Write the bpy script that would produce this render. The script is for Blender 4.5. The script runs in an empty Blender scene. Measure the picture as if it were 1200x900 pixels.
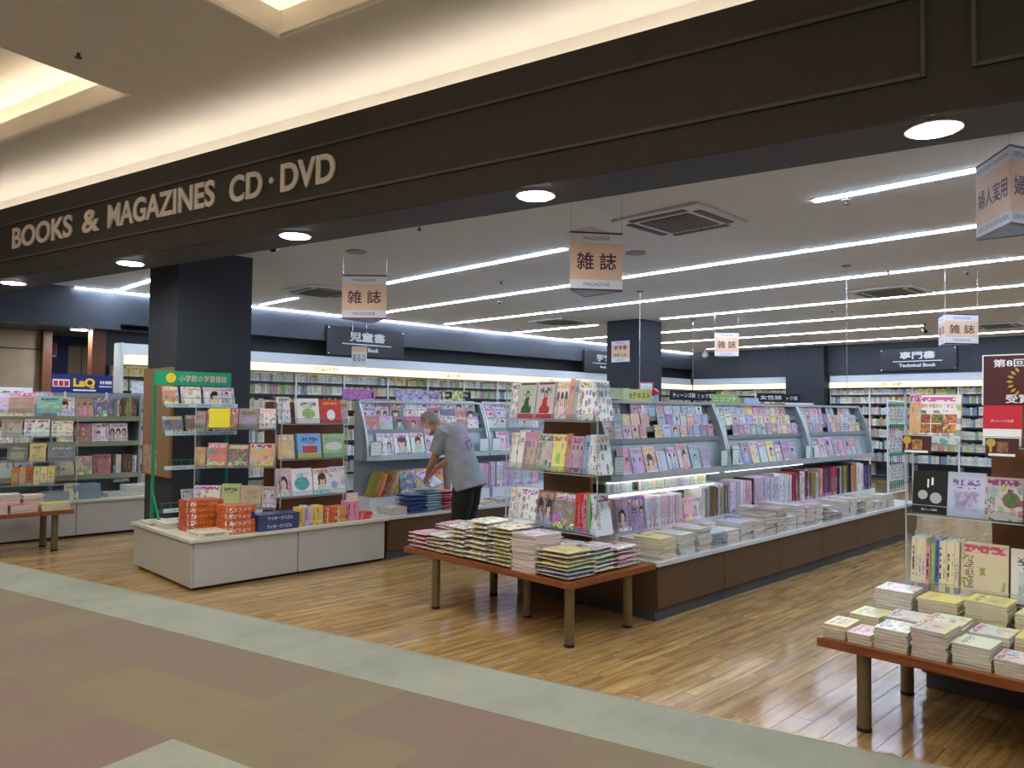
import bpy, bmesh, math, random
from mathutils import Matrix, Vector
random.seed(11)
R = math.radians
scene = bpy.context.scene
C = scene.collection

# ------------------------------------------------------------------ camera, world, exposure
cam_data = bpy.data.cameras.new('camera')
cam_data.sensor_width = 36.0
cam_data.lens = 26.65
cam_data.clip_end = 200
camera = bpy.data.objects.new('camera', cam_data)
C.objects.link(camera)
camera.matrix_world = Matrix(((0.7111, -0.0300, -0.7025, 0.0),
                              (-0.7030, -0.0180, -0.7110, 0.0),
                              (0.0090, 0.9990, -0.0340, 1.6),
                              (0, 0, 0, 1)))
camera.rotation_mode = 'QUATERNION'
_q = camera.matrix_world.to_quaternion().normalized()
camera.matrix_world = Matrix.Translation((0, 0, 1.6)) @ _q.to_matrix().to_4x4()
scene.camera = camera

world = bpy.data.worlds.new('mall_ambient')
scene.world = world
world.use_nodes = True
_bg = world.node_tree.nodes['Background']
_bg.inputs['Color'].default_value = (0.95, 0.88, 0.78, 1)
_bg.inputs['Strength'].default_value = 0.16
scene.view_settings.view_transform = 'Standard'
scene.view_settings.look = 'None'
scene.view_settings.gamma = 1.0
scene.view_settings.use_curve_mapping = False
scene.view_settings.exposure = 0.80
STRIP_POWER = 29.0      # ceiling strips of the shop
COVE_POWER = 5.2        # warm lamps in the coves of the mall corridor
COFFER_POWER = 6.5
DOWNLIGHT_POWER = 95.0
HEADER_POWER = 0.9
ADDED_DOWN_POWER = 92.0  # corridor downlights added out of view to brighten the carpet

# ------------------------------------------------------------------ colour and node helpers
def lin(h):
    h = h.lstrip('#')
    v = [int(h[i:i + 2], 16) / 255 for i in (0, 2, 4)]
    return tuple(c / 12.92 if c <= 0.04045 else ((c + 0.055) / 1.055) ** 2.4 for c in v) + (1.0,)

class G:
    def __init__(s, name):
        s.mat = bpy.data.materials.new(name)
        s.mat.use_nodes = True
        s.nt = s.mat.node_tree
        s.nt.nodes.clear()
        s.out = s.nt.nodes.new('ShaderNodeOutputMaterial')
    def n(s, t, props=None, **ins):
        nd = s.nt.nodes.new(t)
        for k, v in (props or {}).items():
            setattr(nd, k, v)
        for k, v in ins.items():
            s.set(nd.inputs[int(k[1:])] if k[0] == 'i' and k[1:].isdigit() else nd.inputs[k.replace('_', ' ')], v)
        return nd
    def set(s, sock, v):
        if isinstance(v, bpy.types.NodeSocket):
            s.nt.links.new(v, sock)
        elif v is not None:
            sock.default_value = v
    def m(s, op, a, b=None, c=None, clamp=False):
        nd = s.nt.nodes.new('ShaderNodeMath')
        nd.operation = op
        nd.use_clamp = clamp
        for i, v in enumerate((a, b, c)):
            if v is not None:
                s.set(nd.inputs[i], v)
        return nd.outputs[0]
    def mix(s, f, a, b, mode='MIX'):
        nd = s.nt.nodes.new('ShaderNodeMix')
        nd.data_type = 'RGBA'
        nd.blend_type = mode
        s.set(nd.inputs[0], f)
        s.set(nd.inputs[6], a)
        s.set(nd.inputs[7], b)
        return nd.outputs[2]
    def vm(s, op, a, b=None):
        nd = s.nt.nodes.new('ShaderNodeVectorMath')
        nd.operation = op
        s.set(nd.inputs[0], a)
        if b is not None:
            s.set(nd.inputs[1], b)
        return nd.outputs[0] if op != 'LENGTH' else nd.outputs[1]
    def vsc(s, a, k):
        return s.vm('MULTIPLY', a, (k, k, k))
    def xyz(s, x, y=0.0, z=0.0):
        return s.n('ShaderNodeCombineXYZ', X=x, Y=y, Z=z).outputs[0]
    def rnd(s, v, k):
        return s.n('ShaderNodeTexWhiteNoise', {'noise_dimensions': '1D'}, W=s.m('ADD', v, k)).outputs[0]
    def noise(s, vec, scale=5.0, detail=2.0, rough=0.5):
        return s.n('ShaderNodeTexNoise', None, Vector=vec, Scale=scale, Detail=detail, Roughness=rough).outputs[0]
    def ramp(s, f, stops):
        nd = s.nt.nodes.new('ShaderNodeValToRGB')
        e = nd.color_ramp.elements
        while len(e) < len(stops):
            e.new(0.5)
        for q, (p, c) in zip(e, stops):
            q.position = p
            q.color = c
        s.set(nd.inputs[0], f)
        return nd.outputs[0]
    def bsdf(s, color, rough=0.5, metal=0.0, spec=0.5, bump=None, bstr=0.2, coat=0.0):
        b = s.nt.nodes.new('ShaderNodeBsdfPrincipled')
        s.set(b.inputs['Base Color'], color)
        s.set(b.inputs['Roughness'], rough)
        b.inputs['Metallic'].default_value = metal
        b.inputs['Specular IOR Level'].default_value = spec
        if coat:
            b.inputs['Coat Weight'].default_value = coat
            b.inputs['Coat Roughness'].default_value = 0.08
        if bump is not None:
            bn = s.n('ShaderNodeBump', None, Height=bump, Strength=bstr, Distance=0.01)
            s.nt.links.new(bn.outputs[0], b.inputs['Normal'])
        s.nt.links.new(b.outputs[0], s.out.inputs[0])
        return s.mat

_pm = {}
def pm(name, h, rough=0.5, metal=0.0, var=0.06, scale=6.0, spec=0.5, bump=0.0):
    """plain painted / plastic / metal surface with slight mottling"""
    if name in _pm:
        return _pm[name]
    g = G(name)
    c = lin(h) if isinstance(h, str) else h
    pos = g.n('ShaderNodeNewGeometry').outputs['Position']
    nz = g.noise(pos, scale, 3.0)
    d = tuple(x * (1 - var) for x in c[:3]) + (1,)
    l = tuple(min(1, x * (1 + var)) for x in c[:3]) + (1,)
    col = g.ramp(nz, [(0.3, d), (0.7, l)])
    bmp = g.noise(pos, scale * 30, 2.0) if bump else None
    _pm[name] = g.bsdf(col, rough, metal, spec, bmp, bump)
    return _pm[name]

def emit(name, h, strength):
    if name in _pm:
        return _pm[name]
    g = G(name)
    e = g.n('ShaderNodeEmission', None, Color=lin(h), Strength=strength)
    g.nt.links.new(e.outputs[0], g.out.inputs[0])
    _pm[name] = g.mat
    return g.mat

# ------------------------------------------------------------------ mesh helpers
class MB:
    def __init__(s, M=None):
        s.v, s.f, s.mi, s.M = [], [], [], M
    def pt(s, p):
        s.v.append(tuple(s.M @ Vector(p)) if s.M else tuple(p))
        return len(s.v) - 1
    def face(s, idx, m=0):
        s.f.append(tuple(idx))
        s.mi.append(m)
    def box(s, x0, x1, y0, y1, z0, z1, m=0):
        b = len(s.v)
        for p in ((x0, y0, z0), (x1, y0, z0), (x1, y1, z0), (x0, y1, z0), (x0, y0, z1), (x1, y0, z1), (x1, y1, z1), (x0, y1, z1)):
            s.pt(p)
        for q in ((0, 3, 2, 1), (4, 5, 6, 7), (0, 1, 5, 4), (1, 2, 6, 5), (2, 3, 7, 6), (3, 0, 4, 7)):
            s.face([b + i for i in q], m)
        return s
    def quad(s, a, b, c, d, m=0):
        k = [s.pt(p) for p in (a, b, c, d)]
        s.face(k, m)
        return s
    def prism(s, poly, axis, a, b, m=0):
        """poly: 2-D outline; axis x: poly=(y,z); axis y: poly=(x,z); axis z: poly=(x,y)"""
        def P(u, v, t):
            return (t, u, v) if axis == 'x' else ((u, t, v) if axis == 'y' else (u, v, t))
        n = len(poly)
        k0 = [s.pt(P(u, v, a)) for u, v in poly]
        k1 = [s.pt(P(u, v, b)) for u, v in poly]
        s.face(k0[::-1], m)
        s.face(k1, m)
        for i in range(n):
            j = (i + 1) % n
            s.face((k0[i], k0[j], k1[j], k1[i]), m)
        return s
    def cyl(s, c, r, h, seg=16, r2=None, m=0):
        r2 = r if r2 is None else r2
        a = [s.pt((c[0] + r * math.cos(2 * math.pi * i / seg), c[1] + r * math.sin(2 * math.pi * i / seg), c[2])) for i in range(seg)]
        b = [s.pt((c[0] + r2 * math.cos(2 * math.pi * i / seg), c[1] + r2 * math.sin(2 * math.pi * i / seg), c[2] + h)) for i in range(seg)]
        s.face(a[::-1], m)
        s.face(b, m)
        for i in range(seg):
            j = (i + 1) % seg
            s.face((a[i], a[j], b[j], b[i]), m)
        return s
    def rod(s, p, q, r, seg=6, m=0):
        p, q = Vector(p), Vector(q)
        d = (q - p)
        L = d.length
        q3 = d.to_track_quat('Z', 'Y').to_matrix().to_4x4()
        T = Matrix.Translation(p) @ q3
        a = [s.pt(T @ Vector((r * math.cos(2 * math.pi * i / seg), r * math.sin(2 * math.pi * i / seg), 0))) for i in range(seg)]
        b = [s.pt(T @ Vector((r * math.cos(2 * math.pi * i / seg), r * math.sin(2 * math.pi * i / seg), L))) for i in range(seg)]
        s.face(a[::-1], m)
        s.face(b, m)
        for i in range(seg):
            j = (i + 1) % seg
            s.face((a[i], a[j], b[j], b[i]), m)
        return s
    def sphere(s, c, r, su=12, sv=8, sc=(1, 1, 1), m=0):
        rows = []
        for j in range(sv + 1):
            t = math.pi * j / sv
            rows.append([s.pt((c[0] + sc[0] * r * math.sin(t) * math.cos(2 * math.pi * i / su), c[1] + sc[1] * r * math.sin(t) * math.sin(2 * math.pi * i / su), c[2] + sc[2] * r * math.cos(t))) for i in range(su)])
        for j in range(sv):
            for i in range(su):
                k = (i + 1) % su
                s.face((rows[j][i], rows[j + 1][i], rows[j + 1][k], rows[j][k]), m)
        return s
    def mesh(s, name, mats, inv=None, bevel=0.0, smooth=False):
        me = bpy.data.meshes.new(name)
        vs = [tuple(inv @ Vector(p)) for p in s.v] if inv is not None else s.v
        me.from_pydata(vs, [], s.f)
        for mt in (mats if isinstance(mats, (list, tuple)) else [mats]):
            me.materials.append(mt)
        me.polygons.foreach_set('material_index', s.mi)
        if bevel:
            bm = bmesh.new()
            bm.from_mesh(me)
            bmesh.ops.bevel(bm, geom=[e for e in bm.edges if len(e.link_faces) == 2 and e.calc_face_angle(0) > 0.6], offset=bevel, segments=2, affect='EDGES', profile=0.6)
            bm.to_mesh(me)
            bm.free()
        if smooth:
            me.polygons.foreach_set('use_smooth', [True] * len(me.polygons))
        me.update()
        return me

def tag(o, label, cat, group=None, kind=None):
    if label:
        o['label'] = label
    if cat:
        o['category'] = cat
    if group:
        o['group'] = group
    if kind:
        o['kind'] = kind
    return o

_frames = {}
def thing(name, label, cat, loc=(0, 0, 0), rz=0.0, group=None, kind=None):
    o = bpy.data.objects.new(name, None)
    o.empty_display_size = 0.1
    C.objects.link(o)
    o.location = loc
    o.rotation_euler = (0, 0, rz)
    _frames[o] = Matrix.Translation(loc) @ Matrix.Rotation(rz, 4, 'Z')
    return tag(o, label, cat, group, kind)

def link(name, me, parent=None, M=None):
    o = bpy.data.objects.new(name, me)
    C.objects.link(o)
    if parent is not None:
        o.parent = parent
    if M is not None:
        o.matrix_basis = M
    return o

def frame(root):
    """the root's placement; a part (mesh child made by part()) shares its thing's frame"""
    while root not in _frames:
        root = root.parent
    return _frames[root]

def part(root, name, mb, mats, bevel=0.0, smooth=False, label=None, local=False):
    """mesh child; mb is in world coordinates unless local"""
    inv = None if local else frame(root).inverted()
    o = link(name, mb.mesh(name, mats, inv, bevel, smooth), root)
    if label:
        o['label'] = label
    return o

def single(name, mb, mats, label, cat, origin, group=None, kind=None, bevel=0.0, smooth=False):
    """one-mesh thing with its origin at `origin`; mb in world coordinates"""
    T = Matrix.Translation(origin)
    o = link(name, mb.mesh(name, mats, T.inverted(), bevel, smooth), None, T)
    _frames[o] = T
    return tag(o, label, cat, group, kind)

def struct(name, mb, mats, bevel=0.0, label=None):
    o = link(name, mb.mesh(name, mats, None, bevel))
    _frames[o] = Matrix.Identity(4)
    o['kind'] = 'structure'
    if label:
        o['label'] = label
    return o

def facing(loc, rz=0.0, lean=0.0):
    """local frame: front is -Y, x to the viewer's right, z up; lean tips the top backwards"""
    return Matrix.Translation(loc) @ Matrix.Rotation(rz, 4, 'Z') @ Matrix.Rotation(-lean, 4, 'X')

_txt = {}
def text_mesh(s, bold=0.0):
    key = (s, bold)
    if key not in _txt:
        cu = bpy.data.curves.new('lettering', 'FONT')
        cu.body = s
        cu.size = 1.0
        cu.offset = bold
        cu.extrude = 0.0
        cu.resolution_u = 6 if s.isascii() and len(s) > 1 and bold > 0.01 else 2
        o = bpy.data.objects.new('lettering', cu)
        C.objects.link(o)
        dg = bpy.context.evaluated_depsgraph_get()
        me = bpy.data.meshes.new_from_object(o.evaluated_get(dg))
        bpy.data.objects.remove(o)
        xs = [v.co.x for v in me.vertices] or [0, 1]
        ys = [v.co.y for v in me.vertices] or [0, 1]
        _txt[key] = ([tuple(v.co) for v in me.vertices], [tuple(p.vertices) for p in me.polygons], min(xs), max(xs), min(ys), max(ys))
    return _txt[key]

def lettering(root, s, M, w, h, mat, name='lettering', bold=0.0, depth=0.0, anchor='c'):
    """text fitted into a w x h box on the plane y=0 of frame M (world), as a child of root"""
    V, F, x0, x1, y0, y1 = text_mesh(s, bold)
    sx = w / max(1e-6, x1 - x0)
    sy = h / max(1e-6, y1 - y0) if h else sx
    ax = (x0 + x1) / 2 if anchor == 'c' else x0
    mb = MB(M)
    for p in V:
        mb.pt(((p[0] - ax) * sx, 0.0, (p[1] - (y0 + y1) / 2) * sy))
    for f in F:
        mb.face(f)
    if depth:
        n = len(V)
        for p in V:
            mb.pt(((p[0] - ax) * sx, depth, (p[1] - (y0 + y1) / 2) * sy))
        cnt = {}
        for f in F:
            for i in range(len(f)):
                a, b = f[i], f[(i + 1) % len(f)]
                cnt[(a, b)] = 1
        for (a, b) in cnt:
            if (b, a) not in cnt:
                mb.face((b, a, a + n, b + n))
    return part(root, name, mb, mat)

ORD = ['first', 'second', 'third', 'fourth', 'fifth', 'sixth', 'seventh', 'eighth', 'ninth', 'tenth', 'eleventh', 'twelfth', 'thirteenth', 'fourteenth', 'fifteenth', 'sixteenth', 'seventeenth', 'eighteenth', 'nineteenth', 'twentieth']
ORD += ['twenty-' + x for x in ORD[:9]] + ['thirtieth'] + ['thirty-' + x for x in ORD[:9]] + ['fortieth'] + ['forty-' + x for x in ORD[:9]] + ['fiftieth'] + ['fifty-' + x for x in ORD[:9]]
ORD += ['sixtieth'] + ['sixty-' + x for x in ORD[:9]] + ['seventieth'] + ['seventy-' + x for x in ORD[:9]] + ['eightieth'] + ['eighty-' + x for x in ORD[:9]]

# ------------------------------------------------------------------ materials: room
def wood_floor(name, attr):
    g = G(name)
    pos = g.n('ShaderNodeNewGeometry').outputs['Position']
    if attr:
        rv = g.n('ShaderNodeAttribute', {'attribute_name': 'tone'}).outputs['Fac']
    else:
        rv = g.n('ShaderNodeObjectInfo').outputs['Random']
    off = g.xyz(g.m('MULTIPLY', rv, 37.0), g.m('MULTIPLY', rv, 91.0), 0.0)
    p = g.vm('MULTIPLY', g.vm('ADD', pos, off), (0.55, 8.0, 1.0))
    grain = g.noise(p, 2.6, 6.0, 0.62)
    fine = g.noise(g.vm('MULTIPLY', pos, (2.0, 60.0, 1.0)), 3.0, 3.0)
    knots = g.noise(g.vm('ADD', pos, off), 3.5, 3.0)
    col = g.ramp(grain, [(0.26, lin('#6e4a2a')), (0.42, lin('#987342')), (0.54, lin('#bb965c')), (0.68, lin('#d4b57e'))])
    col = g.mix(g.m('MULTIPLY', g.rnd(rv, 3.1), 0.55), col, lin('#866a4a'))
    col = g.mix(g.m('MULTIPLY', g.m('GREATER_THAN', knots, 0.60), 0.22), col, lin('#70451c'))
    col = g.mix(g.m('MULTIPLY', fine, 0.20), col, lin('#b79a68'))
    rough = g.m('MULTIPLY_ADD', grain, 0.13, 0.055)
    return g.bsdf(col, rough, 0.0, 0.5, g.m('ADD', grain, g.m('MULTIPLY', fine, 0.6)), 0.03)
M_plank = wood_floor('floor_wood_planks', False)
M_plank_far = wood_floor('floor_wood_far', True)

def carpet(name, stops, wt=0.34):
    g = G(name)
    pos = g.n('ShaderNodeNewGeometry').outputs['Position']
    rv = g.n('ShaderNodeObjectInfo').outputs['Random']
    big = g.noise(pos, 1.6, 3.0)
    fine = g.noise(pos, 260.0, 2.0)
    mid = g.noise(pos, 60.0, 2.0)
    f = g.m('ADD', g.m('ADD', g.m('MULTIPLY', rv, wt), 0.17 - wt / 2), g.m('MULTIPLY', g.m('ADD', g.m('MULTIPLY', big, 0.65), g.m('MULTIPLY', g.noise(pos, 5.0, 3.0), 0.35)), 0.66))
    col = g.ramp(f, stops)
    col = g.mix(g.m('MULTIPLY', g.m('SUBTRACT', 1.0, fine), 0.5), col, (0.03, 0.025, 0.02, 1))
    col = g.mix(g.m('MULTIPLY', mid, 0.2), col, lin('#a09078'))
    return g.bsdf(col, 0.95, 0.0, 0.1, fine, 0.5)
M_carpet = carpet('carpet_mauve_olive', [(0.30, lin('#9c8078')), (0.44, lin('#988475')), (0.56, lin('#988872')), (0.70, lin('#9d9072'))])
M_carpet_edge = carpet('carpet_grey_green', [(0.32, lin('#a3a99a')), (0.5, lin('#b5baa8')), (0.66, lin('#c0c4ae'))], 0.10)
M_carpet_base = pm('carpet_underlay', '#6f6154', 0.95)

M_ceil = pm('ceiling_white_board', '#cbcbca', 0.85, var=0.02)
M_ceil_mall = pm('ceiling_cream_paint', '#d9d3c9', 0.85, var=0.02)
M_cove_wall = pm('cove_cream_paint', '#efe9de', 0.8, var=0.02)
M_black = pm('black_wall_cloth', '#33373f', 0.62, var=0.10, scale=3.0)
M_fascia = pm('fascia_dark_brown_cloth', '#2f2922', 0.75, var=0.08, scale=8.0, bump=0.1)
M_fascia_trim = pm('fascia_moulding', '#403931', 0.55)
M_soffit = pm('soffit_charcoal', '#3a3d42', 0.6, var=0.05)
M_pillar = pm('pillar_charcoal_cloth', '#2b2e36', 0.7, var=0.08, scale=4.0)
M_letter = pm('sign_letter_beige', '#c6bbb0', 0.5)
M_beige_wall = pm('beige_wall', '#a3917a', 0.85)
M_redwood = pm('red_brown_post', '#6b3f26', 0.45, var=0.2, scale=10)
M_navy = pm('navy_panel', '#1d2450', 0.6)
M_white_panel = pm('white_shelf_panel', '#c9d4dc', 0.45, var=0.02)
M_shelf_white = pm('white_melamine', '#dfe2de', 0.4, var=0.02)
M_island = pm('grey_melamine', '#b6b5b0', 0.35, var=0.03)
M_counter = pm('pale_counter', '#d2d6d8', 0.3, var=0.03)
M_brown_cab = pm('brown_laminate', '#5c442e', 0.45, var=0.05)
M_plinth = pm('grey_plinth', '#474a4e', 0.5)
M_brass = pm('brass_lock', '#d7b76a', 0.25, 1.0)
M_rack = pm('grey_steel_rack', '#9aa5ac', 0.35, 0.2, var=0.03)
M_rack_edge = pm('light_steel_edge', '#c6ced4', 0.3, 0.3)
M_chrome = pm('chrome_wire', '#d8dde2', 0.2, 0.9)
M_wire_white = pm('white_wire', '#e6ecef', 0.35, 0.1)
M_green = pm('green_rack_steel', '#118a5c', 0.4)
M_teal = pm('teal_card_frame', '#5fb6a8', 0.4)
M_card = pm('white_card', '#eef1ee', 0.6, var=0.02)
M_black_plastic = pm('black_plastic', '#17181b', 0.4)
M_grey_plastic = pm('grey_plastic', '#7b7c7b', 0.5)
M_white_metal = pm('white_metal', '#dedcd7', 0.4)
M_louvre = pm('louvre_dark', '#4b4a45', 0.6)
M_maroon = pm('maroon_stripe', '#5c2b42', 0.5)
M_salmon = pm('salmon_print', '#efc8a9', 0.6, var=0.02)
M_sign_white = pm('sign_white_print', '#e4e6ec', 0.6, var=0.02)
M_sign_blue = pm('sign_board_inside', '#9fb3cb', 0.6)
M_ink = pm('dark_plum_ink', '#4d2338', 0.6)
M_grey_ink = pm('grey_ink', '#6d6a75', 0.6)
M_white_ink = pm('white_ink', '#f4f6f8', 0.5, var=0.01)
M_black_ink = pm('black_ink', '#1a1a1c', 0.6)
M_red_ink = pm('red_ink', '#c8243c', 0.6)
M_yellow_ink = pm('yellow_ink', '#f5d22a', 0.6)
M_header_ink = pm('olive_ink', '#6a6c50', 0.6)
M_orange_edge = pm('orange_edge', '#d98a4f', 0.5)
M_pegboard = pm('brown_cork_board', '#8a6a48', 0.8)
M_strap = pm('yellow_strap', '#d9c33a', 0.5)
M_insert = pm('brown_card_insert', '#8d7750', 0.8, var=0.15)
M_diffuser = emit('strip_light_diffuser', '#d2e4ff', STRIP_POWER)
M_wallwash = emit('wall_wash_tube', '#dfeaff', STRIP_POWER * 0.45)
M_cove = emit('warm_cove_tube', '#fff5ea', COVE_POWER)
M_coffer = emit('warm_coffer_tube', '#ffefd8', COFFER_POWER)
M_added_down = emit('added_downlight_lens', '#fff6ec', ADDED_DOWN_POWER)
M_down = emit('downlight_lens', '#eef6ff', DOWNLIGHT_POWER)
M_header = emit('shelf_header_diffuser', '#f6f6cf', HEADER_POWER)
M_tube = emit('shelf_tube', '#f3f6ea', 2.6)

def table_wood():
    g = G('table_orange_wood')
    pos = g.n('ShaderNodeNewGeometry').outputs['Position']
    w = g.noise(g.vm('MULTIPLY', pos, (14.0, 1.2, 14.0)), 3.0, 4.0)
    return g.bsdf(g.ramp(w, [(0.3, lin('#713c1b')), (0.7, lin('#92552b'))]), 0.3, 0, 0.5, w, 0.05)
M_table = table_wood()
M_leg = pm('bronze_table_leg', '#7c6c52', 0.35, 0.5)
M_foot = pm('black_rubber_foot', '#141414', 0.6)
M_panel_wood = pm('brown_end_panel', '#7a4a2a', 0.45, var=0.15, scale=5.0)

def acrylic():
    g = G('clear_acrylic')
    t = g.n('ShaderNodeBsdfTransparent', None, Color=(0.93, 0.96, 0.97, 1))
    s = g.n('ShaderNodeBsdfGlossy', None, Color=(1, 1, 1, 1), Roughness=0.06)
    fr = g.n('ShaderNodeFresnel', None, IOR=1.49)
    f = g.m('MINIMUM', g.m('MULTIPLY_ADD', fr.outputs[0], 0.5, 0.02), 0.16)
    mx = g.n('ShaderNodeMixShader', None, i0=f, i1=t.outputs[0], i2=s.outputs[0])
    g.nt.links.new(mx.outputs[0], g.out.inputs[0])
    return g.mat
M_acrylic = acrylic()

def frosted():
    g = G('frosted_acrylic_edge')
    t = g.n('ShaderNodeBsdfTransparent', None, Color=(0.92, 0.95, 0.97, 1))
    s = g.n('ShaderNodeBsdfPrincipled', None, Base_Color=lin('#ccd4d8'), Roughness=0.2)
    mx = g.n('ShaderNodeMixShader', None, i0=0.55, i1=t.outputs[0], i2=s.outputs[0])
    g.nt.links.new(mx.outputs[0], g.out.inputs[0])
    return g.mat
M_acr_edge = frosted()

# ------------------------------------------------------------------ materials: printed covers
def cover(name, style):
    g = G(name)
    uvn = g.n('ShaderNodeUVMap')
    uv = uvn.outputs[0]
    sp = g.n('ShaderNodeSeparateXYZ', None, Vector=uv)
    u, v = sp.outputs[0], sp.outputs[1]
    oi = g.n('ShaderNodeObjectInfo')
    base, rv = oi.outputs['Color'], g.m('MULTIPLY', oi.outputs['Random'], 97.0)
    r1, r2, r3, r4, r5 = (g.rnd(rv, k) for k in (1.3, 2.7, 4.1, 5.9, 7.7))
    seedv = g.xyz(0.0, 0.0, rv)
    uvs = g.vm('ADD', uv, seedv)
    def band(a, lo, hi):
        return g.m('MULTIPLY', g.m('GREATER_THAN', a, lo), g.m('LESS_THAN', a, hi))
    def cells(nx, ny, thr, k=0.0):
        c = g.xyz(g.m('FLOOR', g.m('MULTIPLY', u, nx)), g.m('FLOOR', g.m('MULTIPLY', v, ny)), g.m('ADD', rv, k))
        return g.m('GREATER_THAN', g.n('ShaderNodeTexWhiteNoise', {'noise_dimensions': '3D'}, Vector=c).outputs[0], thr)
    def ell(cx, cy, rx, ry):
        x = g.m('DIVIDE', g.m('SUBTRACT', u, cx), rx)
        y = g.m('DIVIDE', g.m('SUBTRACT', v, cy), ry)
        return g.m('LESS_THAN', g.m('ADD', g.m('MULTIPLY', x, x), g.m('MULTIPLY', y, y)), 1.0)
    def AND(a, b):
        return g.m('MULTIPLY', a, b)
    def hsv(h, s, val):
        return g.n('ShaderNodeCombineColor', {'mode': 'HSV'}, i0=h, i1=s, i2=val).outputs[0]
    hot = hsv(g.m('FRACT', g.m('MULTIPLY_ADD', r2, 0.30, 0.82)), g.m('MULTIPLY_ADD', r3, 0.35, 0.6), g.m('MULTIPLY_ADD', r4, 0.45, 0.3))
    anyc = hsv(r5, g.m('MULTIPLY_ADD', r1, 0.5, 0.38), g.m('MULTIPLY_ADD', r2, 0.6, 0.15))
    light = g.mix(0.42, base, (0.9, 0.9, 0.92, 1))
    dark = g.mix(0.82, base, (0.03, 0.02, 0.03, 1))
    nz = g.noise(uvs, 3.0, 3.0)
    col = g.mix(g.m('MULTIPLY', nz, 0.7), base, light)
    inside = AND(band(u, 0.05, 0.95), band(v, 0.03, 0.97))
    title = AND(AND(band(u, 0.06, 0.94), band(v, 0.81, 0.95)), cells(17.0, 27.0, 0.34))
    lines = g.m('GREATER_THAN', g.m('FRACT', g.m('MULTIPLY', v, 27.0)), 0.38)
    sidetxt = AND(AND(AND(cells(32.0, 27.0, 0.42, 3.0), lines), g.m('MAXIMUM', band(u, 0.05, 0.27), band(u, 0.76, 0.95))), band(v, 0.16, 0.76))
    if style == 'people':
        nper = g.m('ADD', 1.0, g.m('ADD', g.m('GREATER_THAN', r5, 0.62), g.m('GREATER_THAN', r5, 0.85)))
        wob = g.n('ShaderNodeTexNoise', None, Vector=uvs, Scale=5.0, Detail=2.0).outputs['Color']
        ws = g.n('ShaderNodeSeparateXYZ', None, Vector=wob)
        u0, v0 = u, v
        u = g.m('ADD', g.m('FRACT', g.m('MULTIPLY', g.m('MINIMUM', u, 0.999), nper)), g.m('MULTIPLY_ADD', ws.outputs[0], 0.14, -0.07))
        v = g.m('ADD', v, g.m('MULTIPLY_ADD', ws.outputs[1], 0.10, -0.05))
        sz = g.m('MULTIPLY_ADD', g.m('MULTIPLY', r4, r4), 1.0, 0.55)
        sx = g.m('MULTIPLY', sz, g.m('MULTIPLY_ADD', nper, 0.30, 0.70))
        cx = g.m('MULTIPLY_ADD', r1, 0.30, 0.35)
        cy = g.m('MULTIPLY_ADD', r3, 0.20, 0.46)
        def S(x):
            return g.m('MULTIPLY', sz, x)
        def W(x):
            return g.m('MULTIPLY', sx, x)
        body = ell(cx, g.m('SUBTRACT', cy, S(0.50)), W(0.36), S(0.38))
        hair = ell(cx, cy, W(0.215), S(0.185))
        hairlow = AND(ell(cx, g.m('SUBTRACT', cy, S(0.14)), W(0.20), S(0.20)), g.m('GREATER_THAN', r2, 0.45))
        facem = ell(g.m('ADD', cx, g.m('MULTIPLY_ADD', r2, 0.05, -0.025)), g.m('SUBTRACT', cy, S(0.040)), W(0.130), S(0.128))
        neck = ell(cx, g.m('SUBTRACT', cy, S(0.17)), W(0.06), S(0.10))
        skin = g.mix(g.noise(uvs, 7.0, 2.0), lin('#dcae90'), lin('#f0d2c0'))
        hc = g.mix(r5, lin('#191214'), lin('#5a3524'))
        bg2 = g.mix(g.m('GREATER_THAN', g.noise(uvs, 4.0, 2.0), 0.56), col, g.mix(0.45, col, anyc))
        col = g.mix(g.m('GREATER_THAN', r2, 0.3), col, bg2)
        col = g.mix(g.m('MAXIMUM', hair, hairlow), col, hc)
        col = g.mix(body, col, g.mix(g.noise(uvs, 9.0, 2.0), anyc, light))
        col = g.mix(g.m('MAXIMUM', facem, neck), col, skin)
        fringe = AND(ell(cx, g.m('ADD', cy, S(0.055)), W(0.15), S(0.065)), g.m('GREATER_THAN', r3, 0.3))
        col = g.mix(fringe, col, hc)
        eyes = g.m('MAXIMUM', ell(g.m('SUBTRACT', cx, W(0.05)), g.m('SUBTRACT', cy, S(0.03)), W(0.022), S(0.012)), ell(g.m('ADD', cx, W(0.05)), g.m('SUBTRACT', cy, S(0.03)), W(0.022), S(0.012)))
        col = g.mix(g.m('MULTIPLY', g.m('MAXIMUM', eyes, ell(cx, g.m('SUBTRACT', cy, S(0.11)), W(0.03), S(0.010))), 0.7), col, lin('#6a2a28'))
        u, v = u0, v0
        col = g.mix(title, col, hot)
        col = g.mix(sidetxt, col, g.mix(g.m('GREATER_THAN', r4, 0.5), hot, g.mix(g.m('GREATER_THAN', r1, 0.5), dark, (0.9, 0.9, 0.9, 1))))
        foot = AND(AND(band(v, 0.04, 0.15), band(u, 0.06, 0.94)), cells(12.0, 22.0, 0.45, 9.0))
        col = g.mix(foot, col, g.mix(g.m('GREATER_THAN', r3, 0.5), (0.9, 0.9, 0.9, 1), anyc))
    elif style == 'busy':
        wv = g.vm('ADD', uvs, g.vsc(g.n('ShaderNodeTexNoise', None, Vector=uvs, Scale=4.0, Detail=3.0).outputs['Color'], 0.35))
        vo = g.n('ShaderNodeTexVoronoi', None, Vector=wv, Scale=g.m('MULTIPLY_ADD', r1, 2.0, 2.6))
        hs = g.n('ShaderNodeSeparateColor', {'mode': 'HSV'}, i0=vo.outputs['Color'])
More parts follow.
